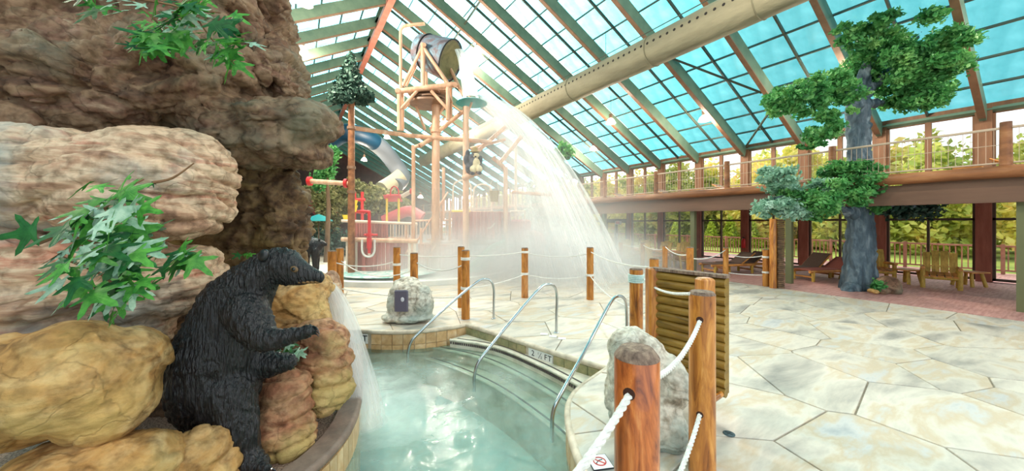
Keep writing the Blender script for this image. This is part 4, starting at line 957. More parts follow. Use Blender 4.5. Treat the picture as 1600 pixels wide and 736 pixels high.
o = foliage('lower_foliage', [PX(1262,302,D-1.2,46,32,.6),PX(1330,268,D-.5,40,22,.6),PX(1318,300,D-.7,52,32,.6),PX(1368,312,D-.3,28,22,.5),PX(1345,262,D-.6,26,14,.4),PX(1290,322,D-.9,40,22,.5)], 15000, .058, 5, 'fol_green', tree, shell=.3, sub=12)
o = foliage('pale_foliage', [PX(1215,302,D-1.3,36,42,.5),PX(1206,276,D-1.3,24,18,.4),PX(1245,320,D-1.2,34,22,.4),PX(1290,290,D-1.3,20,12,.3),PX(1195,330,D-1.3,20,16,.4)], 6500, .055, 6, 'fol_pale', tree, shell=.3, sub=12); o['label'] = 'pale silvery green foliage'
o = foliage('dark_foliage', [PX(1430,326,D+.6,44,15,.5),PX(1395,325,D+.4,26,15,.5)], 1800, .08, 7, 'fol_pine', tree, shell=.2)  # leaf clump in the darker pine green
rock('boulder', [(1387,446,D-.6,17,15,.3),(1376,452,D-.7,12,9,.2),(1396,453,D-.7,12,9,.2)], 'rock_brown', 'small brown boulder at the foot of the indoor tree', .03, .1, 0, 3, 101)
pl = thing('groundcover', G(1369, 457), 'small tuft of green plants between the tree foot and the boulder', 'plant'); foliage('leaves', [PX(1371,446,D-.8,9,9,.15)], 260, .05, 9, 'fol_green', pl, shell=.1); 
rock('pebble', [(1361,454,9.9,6,4,.08),(1368,456,9.8,5,4,.08)], 'rock_ochre', 'two pale joined stones beside the foot of the indoor tree', .02, .03, 0, 3, 103)

# ---- pine on the log pole
pp = W(549, 440, 13); pine = thing('pole_pine', Vector((pp.x, pp.y, 0)), 'dark conical artificial pine on top of a tall log pole', 'tree')
mb = MB(); mb.tube([Vector((pp.x,pp.y,0)), W(549,300,13), W(549,150,13)], [.125,.12,.11], 14); obj('pole', mb, MATS['lognat'], pine)
for y in (200, 262, 300): mb = MB(); mb.lathe([(.15,-.05),(.15,.05)], W(549,y,13), 14); obj('pole_collar', mb, MATS['flange'], pine)
lm = [PX(549, 88+k*9.2, 13, 5+k*2.9, 7, None) for k in range(8)]+[PX(549+27*math.cos(a), 150+6*math.sin(a*2), 13+.6*math.sin(a), 9, 8, .25) for a in np.arange(0, 6.2, .9)]
foliage('needles', lm, 9000, .075, 12, 'fol_pine', pine, shell=.1, up=.0)

# ---- indoor planting at the back left
def shrubtree(name, lumps, n, size, seed, mat, label, cat='tree', trunk=None, group=None):
    c = lumps[0][0]; t = thing(name, Vector((c.x, c.y, 0)), label, cat, group)
    foliage('foliage', lumps, n, size, seed, mat, t, shell=.2, drape=.8)
    mb = MB(); mb.tube([Vector((c.x,c.y,0)), Vector((c.x+.1,c.y,c.z*.6)), Vector((c.x,c.y,c.z))], [.14,.1,.05], 8); obj('trunk', mb, MATS['bark'], t); return t
shrubtree('weeping_tree', [PX(520,318,24,30,30,1.5),PX(500,300,24,22,22,1.2),PX(510,350,24,22,26,1)], 4200, .13, 20, 'fol_olive', 'olive weeping tree behind the pine pole at the far left')
shrubtree('weeping_tree', [PX(590,312,25,36,22,1.5),PX(560,300,25,26,20,1.2),PX(618,322,25,24,20,1)], 4600, .13, 21, 'fol_olive', 'olive weeping tree behind the red splash toys')
shrubtree('leafy_tree', [PX(510,262,18,14,22,.6),PX(498,285,18,12,14,.5),PX(522,240,18,8,14,.4)], 1800, .09, 22, 'fol_green', 'green leafy climber tree at the edge of the rock prow')
shrubtree('dark_shrub', [PX(510,380,22,34,22,1),PX(545,385,22,26,18,1)], 2400, .13, 23, 'fol_pine', 'dark green shrub below the teal parasol', 'shrub')
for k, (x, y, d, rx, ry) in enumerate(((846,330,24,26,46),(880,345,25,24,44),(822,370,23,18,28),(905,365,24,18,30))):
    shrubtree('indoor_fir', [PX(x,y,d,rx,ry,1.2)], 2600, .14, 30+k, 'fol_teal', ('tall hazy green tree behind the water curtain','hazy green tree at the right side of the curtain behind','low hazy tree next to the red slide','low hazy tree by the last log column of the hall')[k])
shrubtree('palm_crown_tree', [PX(880,238,20,14,13,.7),PX(868,252,20,10,10,.5)], 1500, .13, 40, 'fol_green', 'small green crown high under the roof eave beside the mist')

# ---- outside: autumn wood and clipped cones seen through the windows
pr = []
for k, (mt, sd_) in enumerate((('fol_autumn', 51), ('fol_wood', 52), ('fol_wood', 53))):
    me_o = foliage('foliage', [(Vector((0,0,5.5)),(3.4,3.4,4.2)),(Vector((1.8,.5,3)),(2.4,2.4,2.6)),(Vector((-1.6,-.6,3.2)),(2.4,2.4,2.8)),(Vector((.2,.4,8.6)),(2,2,2.4)),(Vector((0,0,1.4)),(2.8,2.8,1.4))], 3600, .34, sd_, mt, None, shell=.3)
    t = thing('autumn_tree', (0,0,-.1), 'x', 'tree', 'autumn trees beyond the windows'); me_o.parent = t
    mb = MB(); mb.tube([(0,0,0),(.1,0,3),(0,0,7)], [.25,.2,.08], 8); o = link('trunk', mb.mesh('trunk'), MATS['bark'], t); pr.append(t)
rt = random.Random(4); used = [0,0,0]
LB = ['yellow autumn tree in the wood beyond the windows', 'green and gold tree in the wood beyond the windows', 'mixed green tree in the wood beyond the windows']
ORD = ['first','second','third','fourth','fifth','sixth','seventh','eighth','ninth','tenth','eleventh','twelfth','thirteenth','fourteenth','fifteenth','sixteenth','seventeenth','eighteenth','nineteenth','twentieth','twenty-first','twenty-second','twenty-third']
for row, X0 in enumerate((34, 43, 54)):
    y = -14 if row == 0 else -22; cn_ = 0
    while y < 70+row*18:
        k = rt.randrange(3); loc = (X0+rt.uniform(-2,2), y+rt.uniform(-1,1), -.15)
        if used[k]: o = dup(pr[k], loc=loc, rz=rt.uniform(0,6))
        else: o = pr[k]; o.location = loc; used[k] = 1
        s = rt.uniform(.62, .74)*(1+.24*row); o.scale = (s*1.1,s*1.1,s); o['label'] = ['yellow autumn tree','green and gold tree','mixed green tree'][k]+' beyond the windows, '+ORD[cn_]+' of the '+['front','middle','back'][row]+' row counted from the right'; cn_ += 1; y += rt.uniform(4.4,5.6)*(1+.24*row)
proto = None
for k, (x, d, h, lab) in enumerate(((1055,31,2.2,'clipped yellow-green cone bush outside, behind the post below the green column'),(1111,31,2.3,'clipped yellow-green cone bush outside, third window right of the mist'),(1141,31,2.7,'clipped yellow-green cone bush outside, above the right edge of the screen'),(1176,30,2.3,'clipped yellow-green cone bush outside left of the slatted pillar'),(985,38,2.2,'clipped cone bush outside behind the exit door'),(1262,29,2.3,'clipped cone bush outside over the pair of loungers'),(1418,27,2.6,'broad clipped bush outside behind the right log chair'))):
    p = CL((x-800)/555*d, d, -.1)
    if proto is None:
        proto = thing('cone_bush', p, lab, 'bush', 'clipped cone bushes outside'); o = foliage('foliage', [(p+Vz(.1+q*.22), (.72-q*.062,.72-q*.062,.25)) for q in range(10)], 2600, .10, 60, 'fol_cone', proto, shell=.6); 
        mb = MB(); mb.tube([p, p+Vz(.5)], .06, 8); obj('stem', mb, MATS['bark'], proto); c = proto
    else: c = dup(proto, loc=p, label=lab)
    c.scale = (h/2.3*(1.5 if k == 6 else 1),)*2+(h/2.3,)

# ================================================================ FURNITURE under the balcony
nmat('furn_wood', [(.3,(150,92,42)),(.55,(196,132,66)),(.75,(222,166,96))], scale=5, stretch=(1,1,4), rough=.5, rnd=.1)
nmat('furn_yellow', [(.3,(150,116,40)),(.6,(196,160,70))], scale=5, stretch=(4,4,1), rough=.5, rnd=.1)
nmat('sling_brown', [(.3,(92,72,62)),(.7,(122,98,84))], scale=40, rough=.8); nmat('sling_red', [(.3,(146,78,66)),(.7,(174,100,86))], scale=40, rough=.8)
def lounger(loc, rz, sling, label, back=38, group='wooden loungers under the balcony'):
    t = thing('sun_lounger', (0,0,0), label, 'lounger', group); P = lambda n, mb, m: link(n, mb.mesh(n), MATS[m], t, None, True)
    for s in (-1,1):
        mb = MB(); mb.tube([(-1,s*.33,.33),(1,s*.33,.33)], .045, 10); P('side_rail', mb, 'furn_wood')
        for x in (-.85,.85): mb = MB(); mb.tube([(x,s*.33,0),(x,s*.33,.34)], .05, 10); P('leg', mb, 'furn_yellow')
    for x in (-.85,.85): mb = MB(); mb.tube([(x,-.33,.14),(x,.33,.14)], .03, 8); P('stretcher', mb, 'furn_wood')
    mb = MB(); mb.box((-.28,0,.38), (1.3,.6,.03)); P('seat_sling', mb, sling)
    a = math.radians(back); c = Vector((.37,0,.38)); M = Matrix.Rotation(-a, 3, 'Y'); mb = MB(); mb.box(c+M@Vector((.36,0,0)), (.74,.6,.035), M=M); P('back_sling', mb, sling)
    for s in (-1,1): mb = MB(); mb.tube([c+M@Vector((0,s*.31,-.02)), c+M@Vector((.76,s*.31,-.02))], .025, 8); P('back_frame', mb, 'furn_wood')
    mb = MB(); mb.tube([c+M@Vector((.5,.25,-.03)), Vector((.9,.25,.3))], .02, 6); P('back_prop', mb, 'furn_wood')
    t.location = loc; t.rotation_euler[2] = rz; return t
def logchair(loc, rz, label, group='log armchairs under the balcony'):
    t = thing('log_armchair', (0,0,0), label, 'chair', group); P = lambda n, mb, m='furn_yellow': link(n, mb.mesh(n), MATS[m], t, None, True)
    for s in (-1,1):
        for x, h in ((.3,.62),(-.3,.55)): mb = MB(); mb.tube([(x,s*.36,0),(x,s*.36,h)], .055, 10); P('leg', mb)
        mb = MB(); mb.tube([(.42,s*.36,.62),(-.4,s*.36,.6)], .05, 10); P('armrest', mb, 'furn_wood')
    for k in range(5): mb = MB(); mb.box((0,-.3+k*.15,.40-0*k), (.7,.12,.04), M=Matrix.Rotation(.1,3,'Y')); P('seat_slat', mb, 'furn_wood')
    for k in range(4):
        M = Matrix.Rotation(-.28,3,'Y'); h = .68+.1*math.sin(PI*(k+.5)/4); mb = MB(); mb.box(Vector((-.34,-.27+k*.18,.36))+M@Vector((0,0,h/2)), (.04,.165,h), M=M, ch=.0); P('back_slat', mb)
    mb = MB(); mb.tube([(.3,-.36,.32),(.3,.36,.32)], .045, 10); P('front_rail', mb); t.location = loc; t.rotation_euler[2] = rz; return t
def sidetable(loc, rz, label, w=.6, l=.6, h=.45, group='low wooden tables under the balcony'):
    t = thing('side_table', (0,0,0), label, 'table', group); P = lambda n, mb, m='furn_wood': link(n, mb.mesh(n), MATS[m], t, None, True)
    for k in range(5): mb = MB(); mb.box((-l/2+l*(k+.5)/5,0,h), (l/5-.01,w,.04)); P('top_plank', mb)
    for s in (-1,1):
        for q in (-1,1): mb = MB(); mb.tube([(s*(l/2-.08),q*(w/2-.05),0),(s*(l/2-.14),q*(w/2-.12),h-.02)], .045, 8); P('leg', mb, 'furn_yellow')
    t.location = loc; t.rotation_euler[2] = rz; return t
def GF(x, y): return G(x, y, .004)
ra = math.radians
lounger(CL(5.7+.0, 13.0, .004)+RV*4.9, ra(-20), 'sling_brown', 'brown sling lounger behind the slatted pillar with its back raised', 42)
lounger(CL(10.95, 12.5, .004), ra(-20), 'sling_red', 'reddish sling lounger beside the brown one, left of the indoor tree', 30)
lounger(CL(8.6, 14.2, .004), ra(-20), 'sling_brown', 'brown sling lounger left of the post with two bands', 34)
lounger(CL(9.4, 14.6, .004), ra(-20), 'sling_brown', 'brown sling lounger just left of the slatted pillar, farther back', 34)
lounger(CL(7.6, 16.6, .004), ra(-20), 'sling_red', 'reddish lounger farthest back, right of the louvred screen', 34)
sidetable(CL(11.9, 12.4, .004), ra(-25), 'low wooden table between the reddish lounger and the tree')
logchair(CL(12.6, 12.3, .004), ra(210), 'yellow log armchair right behind the indoor tree trunk')
sidetable(CL(13.0, 11.7, .004), ra(-30), 'low wooden table behind the small boulder at the tree')
logchair(CL(13.15, 10.9, .004), ra(190), 'yellow log armchair at the far right of the photograph, facing left')
sidetable(CL(14.4, 11.2, .004), ra(-30), 'low wooden table outside the right edge of the photograph'); 
rf = random.Random(8)
names = ['nearest the louvred screen','second from the screen','third from the screen','fourth from the screen','fifth from the screen','beside the far exit door']
for k in range(6):
    p = CL(6.9-.62*k, 15.6+1.0*k, .004)
    sidetable(p, ra(-31+rf.uniform(-10,10)), 'cafe table in the row behind the far rope, '+names[k], .9, .9, .72, 'cafe tables behind the far rope')
    for q, (dx, dy, r_) in enumerate(((.85,0,180),(-.85,.1,0))):
        logchair(p+Vector((dx,dy,0)), ra(r_+rf.uniform(-15,15)), 'wooden armchair on the %s side of the cafe table %s' % (('window','pool')[q], names[k]), 'wooden armchairs round the cafe tables')
# upstairs seats behind the netting
for k in range(7):
    sidetable((16.2, 3.4+3.1*k if k else 6.0-4.2, 3.1), 0, 'low table up on the balcony behind the netting, %s' % ['rightmost','right of the tree','second along','third along','fourth along','fifth along','near the mist'][k], .5, .8, .42, 'tables up on the balcony')
    lounger((17.4, 2.3+3.1*k if k else .5, 3.1), ra(90), 'sling_brown', 'brown lounger up on the balcony behind the netting, %s' % ['rightmost','beside the tree','second along','third along','fourth along','fifth along','near the mist'][k], 30, 'loungers up on the balcony')
# slatted pillar
pb = G(1213, 450); pil = thing('slatted_pillar', pb, 'square pillar with a golden half-log edge and a dark ladder of thin stacked slats', 'pillar')
mb = MB(); mb.tube([pb-RV*.10, pb-RV*.10+Vz(2.12)], .095, 14); obj('half_log', mb, MATS['wood_gold'], pil)
nmat('slatdark', [(.3,(70,50,36)),(.7,(128,98,70))], scale=8, rough=.7, rnd=.2)
for k in range(34): mb = MB(); mb.box(pb+RV*(.07+rf.uniform(-.008,.008))+Vz(.035+k*.0615), (.19,.24,.052), rz=-TH+rf.uniform(-.03,.03)); obj('slat', mb, MATS['slatdark'], pil, smooth=False)
# fire extinguisher-red box and exit sign
fe = Vector((19.75, YK[5], 1.2)); t = thing('fire_extinguisher', Vector((fe.x, fe.y, .7)), 'small red fire extinguisher on the post behind the green column', 'extinguisher')
mb = MB(); mb.lathe([(.07,0),(.085,.03),(.085,.4),(.05,.47),(.03,.5)], (fe.x,fe.y,.7), 14); obj('cylinder', mb, MATS.get('redp') or flat('redp',(196,36,34),.3), t)
mb = MB(); mb.box((fe.x,fe.y,1.23), (.1,.05,.06)); obj('valve', mb, MATS['ink'], t)
ex = W(966, 348, 25.0); t = thing('exit_sign', ex, 'small red and white sign hanging over the far door beside the mist', 'sign')
mb = MB(); mb.box(ex, (.42,.06,.24), rz=-TH); obj('sign_body', mb, MATS['white_tile'], t, smooth=False)
mb = MB(); mb.box(ex-FV*.035+RV*-.06, (.24,.02,.2), rz=-TH); obj('sign_face', mb, MATS['redp'], t, smooth=False); mb = MB(); mb.tube([ex+Vz(.12), ex+Vz(.45)], .01, 6); obj('hanger', mb, MATS['ink'], t)
# ================================================================ DUCT AND LAMPS
nmat('duct', [(.3,(112,108,88)),(.6,(136,132,108))], scale=1.5, detail=5, rough=.75, bump=.10, bscale=1.6, bstretch=(1,.45,1), stretch=(1,.3,1))
flat('duct_seam', (110,106,84), .7); flat('hole_dark', (30,26,24), .8)
dx, dz = 11.5, 8.45; R_ = .56
du = thing('fabric_air_duct', (dx, 12, dz), 'long olive-grey fabric air duct with rows of small holes under the roof', 'duct')
ys = np.arange(-4.5, 37, .5); mb = MB(); mb.tube([(dx, y, dz) for y in ys], [R_*(1+.006*math.sin(y*5)) for y in ys], 32); obj('sleeve', mb, MATS['duct'], du)
for y in (-1.2, 2.3, 5.0, 8.6, 13, 18, 23, 28, 36.8): mb = MB(); mb.tube([(dx+ (R_+.004)*math.cos(a*PI/16), y, dz+(R_+.004)*math.sin(a*PI/16)) for a in range(32)], .02, 6, closed=True); obj('seam', mb, MATS['duct_seam'], du)
mb = MB(); a_ = math.radians(172)
for y in np.arange(-1, 24, .27):
    c = Vector((dx+R_*1.0*math.cos(a_), y, dz+R_*1.0*math.sin(a_))); n_ = Vector((math.cos(a_),0,math.sin(a_))); M = n_.to_track_quat('Z','Y').to_matrix(); mb.lathe([(.05,-.01),(.05,.004),(.01,.005)], c, 8, M=M)
o = obj('outlet_hole', mb, MATS['hole_dark'], du); o['kind'] = 'stuff'
mb = MB(); mb.tube([(dx, -4.5, dz+R_+.25), (dx, 37, dz+R_+.25)], .02, 5); obj('suspension_cable', mb, MATS['darkmetal'], du)
for y in range(-4, 37, 5): mb = MB(); mb.tube([(dx,y,dz+R_), (dx,y,10.2)], .012, 5); obj('hanger', mb, MATS['darkmetal'], du)
emit('bulb', (255,240,214), 40.0); flat('lamp_body', (120,96,76), .5)
glassy('lampglass', (.98,.96,.92), .1, milk=.25)
def roofz(x): return (ZR-(x-XM)*(ZR-ZE)/(XR-XM) if x > XM else ZR-(XM-x)*(ZR-ZE)/(XM-XL))-.02
def lamp(p, power, label, group='pendant lamps under the roof'):
    t = thing('pendant_lamp', p, label, 'lamp', group)
    top = roofz(p.x); mb = MB(); mb.tube([p+Vz(.42), Vector((p.x,p.y,max(top, p.z+.5)))], .012, 6); obj('stem', mb, MATS['lamp_body'], t)
    mb = MB(); mb.lathe([(.09,.2),(.1,.42),(.05,.46)], p, 14); obj('ballast_housing', mb, MATS['lamp_body'], t)
    mb = MB(); mb.lathe([(.26,-.08),(.2,.08),(.1,.2),(.09,.19),(.18,.07),(.24,-.08)], p, 20); obj('glass_reflector', mb, MATS['lampglass'], t)
    mb = MB(); mb.ell(p+Vz(.02), (.075,.075,.11), 12, 8); obj('bulb', mb, MATS['bulb'], t)
    l = bpy.data.lights.new('lamp_light', 'POINT'); l.energy = power; l.color = (1,.86,.72); l.shadow_soft_size = .22; o = bpy.data.objects.new('lamp_light', l); C.objects.link(o); o.parent = t; o.location = (0,0,-.12)
PW = 520
for x, y, d, lab in ((1100,187,17,'glowing pendant lamp in the middle of the teal roof on the right'),(927,233,24,'glowing pendant lamp low on the roof, right beside the water arc'),(1313,136,12.5,'glowing pendant lamp behind the left arm of the indoor tree crown'),(478,5,14,'glowing pendant lamp at the top edge beside the rock face'),(473,78,20,'glowing pendant lamp half behind the rock edge at the upper left'),
                     (605,215,28,'pendant lamp beyond the log arm left of the tower'),(569,250,30,'small pendant lamp against the dark gable, right of the pine pole'),(657,308,34,'smallest distant pendant lamp right of the thin pipe'),(746,78,20,'pendant lamp above the pouring water')):
    lamp(W(x, y, d), PW, lab)
# added pendant lamps, none seen there, to brighten and warm hall and mist
for k, (x, y, z) in enumerate(((16,-1,7.2),(-2,-1.5,9.5),(8,4,9.0),(-6,6,8),(8,-4,9),(14.5,13.5,7.4),(-5,16,8),(9,24,9),(0,12.5,8.8),(6.5,17,8.8))):
    lamp(Vector((x,y,z)), PW*(3.4 if k > 6 else 1.2), 'pendant lamp added to brighten the hall, over the %s' % ['right deck','pool','stone floor','rocks','entrance side','cafe tables','left wall','far end','play tower','far side of the tower'][k])

# ================================================================ PLAY TOWER
nmat('log_pink', [(.3,(180,132,102)),(.55,(210,168,138)),(.75,(228,198,172))], scale=2, stretch=(2,2,.5), rough=.5, bump=.004)
nmat('slat_red', [(.3,(150,82,76)),(.7,(182,116,106))], scale=4, stretch=(2,2,.4), rough=.6, rnd=.16)
nmat('slat_tan', [(.3,(180,130,108)),(.7,(206,160,138))], scale=4, stretch=(2,2,.4), rough=.6, rnd=.14)
nmat('bucket', [(.3,(64,58,66)),(.45,(110,96,100)),(.58,(104,134,150)),(.72,(156,184,196))], scale=1.6, detail=7, distort=1.5, rough=.6)
nmat('bucket_in', [(.3,(72,74,42)),(.6,(112,108,70))], scale=4, rough=.6); flat('black_band', (24,24,26), .5)
flat('toy_red', (200,40,44), .4); flat('toy_yellow', (240,206,40), .4); flat('slide_red', (176,62,66), .45); flat('slide_green', (70,176,140), .35); flat('pipe_white', (214,196,178), .5); flat('teal', (40,150,150), .45); flat('tube_blue', (12,52,74), .5); flat('tube_grey', (104,112,120), .5); flat('tube_tan', (176,168,140), .5)
def pt(name, pts, r, m='log_pink', parent=None, seg=10, n=1):
    P = [W(*p) for p in pts]
    if n > 1: P = smoothpts(P, n)
    mb = MB(); mb.tube(P, r, seg); return obj(name, mb, MATS[m], parent)
def atz(x, d, z=0): return CL((x-800)/555*d, d, z)
T0 = atz(681, 14); tw = thing('play_tower', T0, 'tall log tower in the mist carrying the tipping bucket', 'tower')
pt('column', [(681,432,14),(681,280,14),(681,140,14)], .16, parent=tw, seg=14)
for y in (205, 377, 150): mb = MB(); mb.lathe([(.21,-.06),(.21,.06)], W(681,y,14), 14); obj('column_collar', mb, MATS['log_pink'], tw)
for dd in (-.75, .75):   # twin A-frames either side of the bucket
    D = 14+dd; sx = 3*dd
    pt('frame_beam', [(621+sx,143,D),(714+sx,132,D)], .10, parent=tw)
    pt('king_post', [(663+sx,68,D),(663+sx,138,D)], .085, parent=tw)
    pt('frame_brace', [(662+sx,74,D),(632+sx,134,D)], .06, parent=tw); pt('frame_brace', [(665+sx,76,D),(703+sx,132,D)], .07, parent=tw)
    pt('drop_post', [(702+sx,133,D),(702+sx,188,D)], .075, parent=tw); pt('drop_post', [(626+sx,140,D),(626+sx,204,D)], .085, parent=tw)
    pt('knee_brace', [(654+sx,142,D),(629+sx,170,D)], .06, parent=tw); pt('knee_brace', [(676+sx,142,D),(701+sx,170,D)], .06, parent=tw)
pt('cross_beam', [(621,141,13.1),(621,141,14.9)], .09, parent=tw); pt('cross_beam', [(711,132,13.1),(711,132,14.9)], .09, parent=tw); pt('cross_beam', [(663,70,13.1),(663,70,14.9)], .07, parent=tw)
pt('slant_rail', [(704,108,14.4),(724,150,14)], .07, parent=tw)
pt('supply_pipe', [(626,142,14),(626,90,14),(626,52,14),(628,44,14),(636,40,14),(664,37,14)], .065, parent=tw, n=4)
mb = MB()
for k, (r, z) in enumerate(((.80,0),(.72,.09),(.6,.18))): mb.lathe([(r,-.04),(r,.04)], W(672,163-k*2.5,14)+Vz(z), 10)
obj('deck_ring', mb, MATS['flange'], tw)
for k in range(5): mb = MB(); mb.box(W(672,150,14)+RV*(-.64+k*.32), (.29,1.5,.06), rz=-TH); obj('deck_plank', mb, MATS['log_pink'], tw, smooth=False)
for x0, x1 in ((650,664),(694,672)): pt('strut', [(x0,166,14),(x1,202,14)], .05, parent=tw)
pt('long_arm', [(552,200,13.2),(640,212,13.8),(768,222,14)], .085, parent=tw)
pt('diagonal_arm', [(684,206,14),(724,174,13.8)], .085, parent=tw); pt('cross_arm', [(655,228,13.6),(681,213,14)], .085, parent=tw)
pt('thin_pipe', [(655,228,13.6),(647,231,13.6),(646,242,13.6),(646,400,13.6)], .075, parent=tw, n=3)
# bucket
axb = (RV*.86-FV*.24-UV_*.40).normalized(); qb = axb.to_track_quat('Z','Y').to_matrix(); bc = W(684, 88, 14)
mb = MB(); mb.lathe([(.60,-.85),(.70,-.3),(.76,.3),(.80,.62),(.74,.60),(.68,.2),(.5,-.7)], bc, 28, M=qb); obj('tipping_bucket', mb, MATS['bucket'], tw)
mb = MB(); mb.lathe([(.70,.25),(.735,.58),(.70,.58),(.02,.20)], bc, 28, M=qb); obj('bucket_inside', mb, MATS['bucket_in'], tw)
for z, r in ((.62,.785),(-.5,.68)): mb = MB(); mb.tube([bc+qb@Vector((r*math.cos(a*PI/14), r*math.sin(a*PI/14), z)) for a in range(28)], .028, 6, closed=True); obj('bucket_hoop', mb, MATS['black_band'], tw)
mb = MB(); mb.lathe([(.08,.12),(.5,.03),(.62,-.04),(.5,-.03),(.06,.04)], W(737,160,14), 24); obj('splash_cone', mb, MATS['teal'], tw); pt('splash_stem', [(737,160,14),(728,185,14)], .05, parent=tw)
# log post with the animal figure
lp = atz(728, 13.6); sk = thing('figure_post', lp, 'tall log post in the mist with a stub branch below the animal figure', 'post')
pt('post', [(728,388,13.6),(728,440,13.6)], .13, parent=sk); pt('post', [(728,388,13.6),(728,167,13.6)], .12, parent=sk); pt('stub_branch', [(724,278,13.5),(750,268,13.2)], .11, parent=sk)
nmat('skunk_dark', [(.3,(40,46,56)),(.7,(76,82,92))], scale=8, rough=.6); nmat('skunk_cream', [(.3,(196,180,140)),(.7,(226,212,178))], scale=8, rough=.6); flat('hat_tan', (150,128,80), .6)
sf = W(742, 268, 13.1); fg = thing('animal_figure', sf, 'small seated animal statue with a cream belly, striped tail and hat', 'statue'); SC = 1/555*13.1
def fe_(name, pts, m):
    mb = MB()
    for (x, y, dd, rx, ry, rd) in pts: mb.ell(W(x, y, 13.1+dd), (rx*SC, rd*SC, ry*SC), 14, 10, M=ML)
    me = blob(mb, .018, 2); shiftmesh(me, sf); return link(name, me, MATS[m], fg, None, smooth='all')
fe_('body', [(741,256,0,9,11,8),(737,262,.05,9,9,8),(748,263,-.05,7,8,7),(742,244,0,7.5,6,6.5),(735,249,0,3.5,8,4),(751,250,-.05,3.2,7,4),(738,271,-.12,4,3,5),(749,270,-.15,4,3,5)], 'skunk_dark')
fe_('belly', [(744,256,-.08,7,9,6),(740,264,-.14,6,6,5),(749,264,-.16,5,6,5),(744,243,-.1,5,4,5)], 'skunk_cream')
fe_('tail', [(732,262,.15,5,10,5),(729,250,.16,5,9,5),(731,240,.15,4,6,4)], 'skunk_dark')
fe_('hat', [(742,237,0,8.5,2,8),(742,233,0,5,4,5)], 'hat_tan')
for dxx in (-2.6, 2.6): mb = MB(); mb.ell(W(742.5+dxx,242,12.92), (.022,.02,.028), 10, 7, M=ML); obj('eye', mb, MATS['eye'], fg)
mb = MB(); mb.ell(W(743,245,12.88), (.04,.04,.03), 10, 7, M=ML); obj('nose', mb, MATS['eye'], fg)
# round slatted platforms
def drum(name, x, d, r, z0, z1, mat, label, a0=0, a1=360, slatw=.145, post=True, gap=.018):
    c = atz(x, d); t = thing(name, c, label, 'platform'); n = int(math.radians(a1-a0)*r/slatw)
    for k in range(n):
        a = math.radians(a0)+(k+.5)*math.radians(a1-a0)/n-TH; p = c+Vector((r*math.cos(a), r*math.sin(a), (z0+z1)/2)); mb = MB(); mb.box(p, (slatw-gap, .035, z1-z0-random.uniform(0,.04)), rz=a+PI/2); obj('slat', mb, MATS[mat], t, smooth=False)
    for z in (z0+.08, z1-.03): mb = MB(); mb.tube([c+Vector(((r-.05)*math.cos(a*PI/18), (r-.05)*math.sin(a*PI/18), z)) for a in range(36)], .045, 8, closed=True); obj('hoop_rail', mb, MATS['log_pink'], t)
    if post: mb = MB(); mb.lathe([(r-.08, z0+.0),(r-.08,z0+.08),(.05,z0+.08)], c, 24); obj('deck', mb, MATS['log_pink'], t)
    return t, c
t1, c1 = drum('round_platform', 598, 14.6, 1.28, .12, 1.35, 'slat_red', 'round platform clad in dark red slats at the left of the play area')
pt('railing_log', [(534,374,13.2),(652,377,13.2)], .085, 'log_pink', t1); pt('railing_log', [(534,345,14.2),(652,350,14.2)], .06, 'pipe_white', t1)
for x in (543, 556, 640, 648): pt('post', [(x,374,13.25),(x,434,13.25)], .06, 'pipe_white', t1)
for k in range(14): pt('upper_slat', [(554+k*3.9,348,14.6),(554+k*3.9,372,14.6)], .05, 'slat_red', t1, 6)
for k in range(9): pt('baluster', [(610+k*4.6,350,14.2),(610+k*4.6,374,14.2)], .018, 'pipe_white', t1, 6)
mb = MB(); mb.tube(smoothpts([W(566,374,13.1), W(566,392,13.1), W(571,400,13.1), W(580,400,13.1), W(585,392,13.1), W(585,374,13.1)], 5), .04, 8); obj('rope_loop', mb, MATS['rope'], t1)
t2, c2_ = drum('round_platform', 690, 14.9, .95, .1, 1.15, 'slat_tan', 'pale tan slatted round platform at the foot of the log tower')
t3, c3 = drum('raised_platform', 752, 15.4, 1.25, 1.3, 2.45, 'slat_red', 'raised round platform of purplish slats behind the curtain of water')
for x in (722, 737, 768, 784): pt('leg', [(x,376,15),(x,428,15)], .08, 'log_pink', t3)
pt('platform_beam', [(700,378,14.6),(790,380,14.6)], .10, 'log_pink', t3)
for x0, x1, yt in ((708,736,282),(740,768,288)): pt('hoop', [(x0,332,14.8),(x0,yt+14,14.8),(x0+3,yt+4,14.8),((x0+x1)/2,yt,14.8),(x1-3,yt+4,14.8),(x1,yt+14,14.8),(x1,332,14.8)], .035, 'pipe_white', t3, 8, 4)
pt('spray_ring', [(752,335,14.2),(751,350,14.2),(757,357,14.2),(768,355,14.2),(773,348,14.2)], .03, 'pipe_white', t3, 8, 4)
pt('yellow_rail', [(706,330,14.2),(735,330,14.2)], .04, 'toy_yellow', t3)
sf2 = thing('stair_frame', atz(665, 14.3), 'pinkish timber stair with handrails left of the log column', 'stairs')
for k in range(7): mb = MB(); mb.box(W(655+k*6.5, 420-k*11.5, 14.4+.1*k), (.7,.3,.06), rz=-TH); obj('tread', mb, MATS['log_pink'], sf2, smooth=False)
for q in (0, .5): pt('stair_rail', [(640,395,14.2+q),(700,300,15+q)], .04, 'log_pink', sf2); pt('stair_rail', [(622,412,13.9+q),(648,378,14.1+q)], .045, 'log_pink', sf2)
for x, y0, y1 in ((634,352,420),(658,356,432),(668,392,438),(690,330,376),(703,330,376),(676,340,380)): pt('stair_post', [(x,y0,14.3),(x,y1,14.3)], .055, 'log_pink', sf2)
for x in range(651, 706, 5): pt('baluster', [(x,346,14.8),(x,374,14.8)], .015, 'pipe_white', sf2, 6)
pt('guard_rail', [(648,345,14.8),(708,344,14.8)], .04, 'log_pink', sf2); pt('guard_rail', [(668,386,14.2),(690,378,14.2)], .04, 'log_pink', sf2)
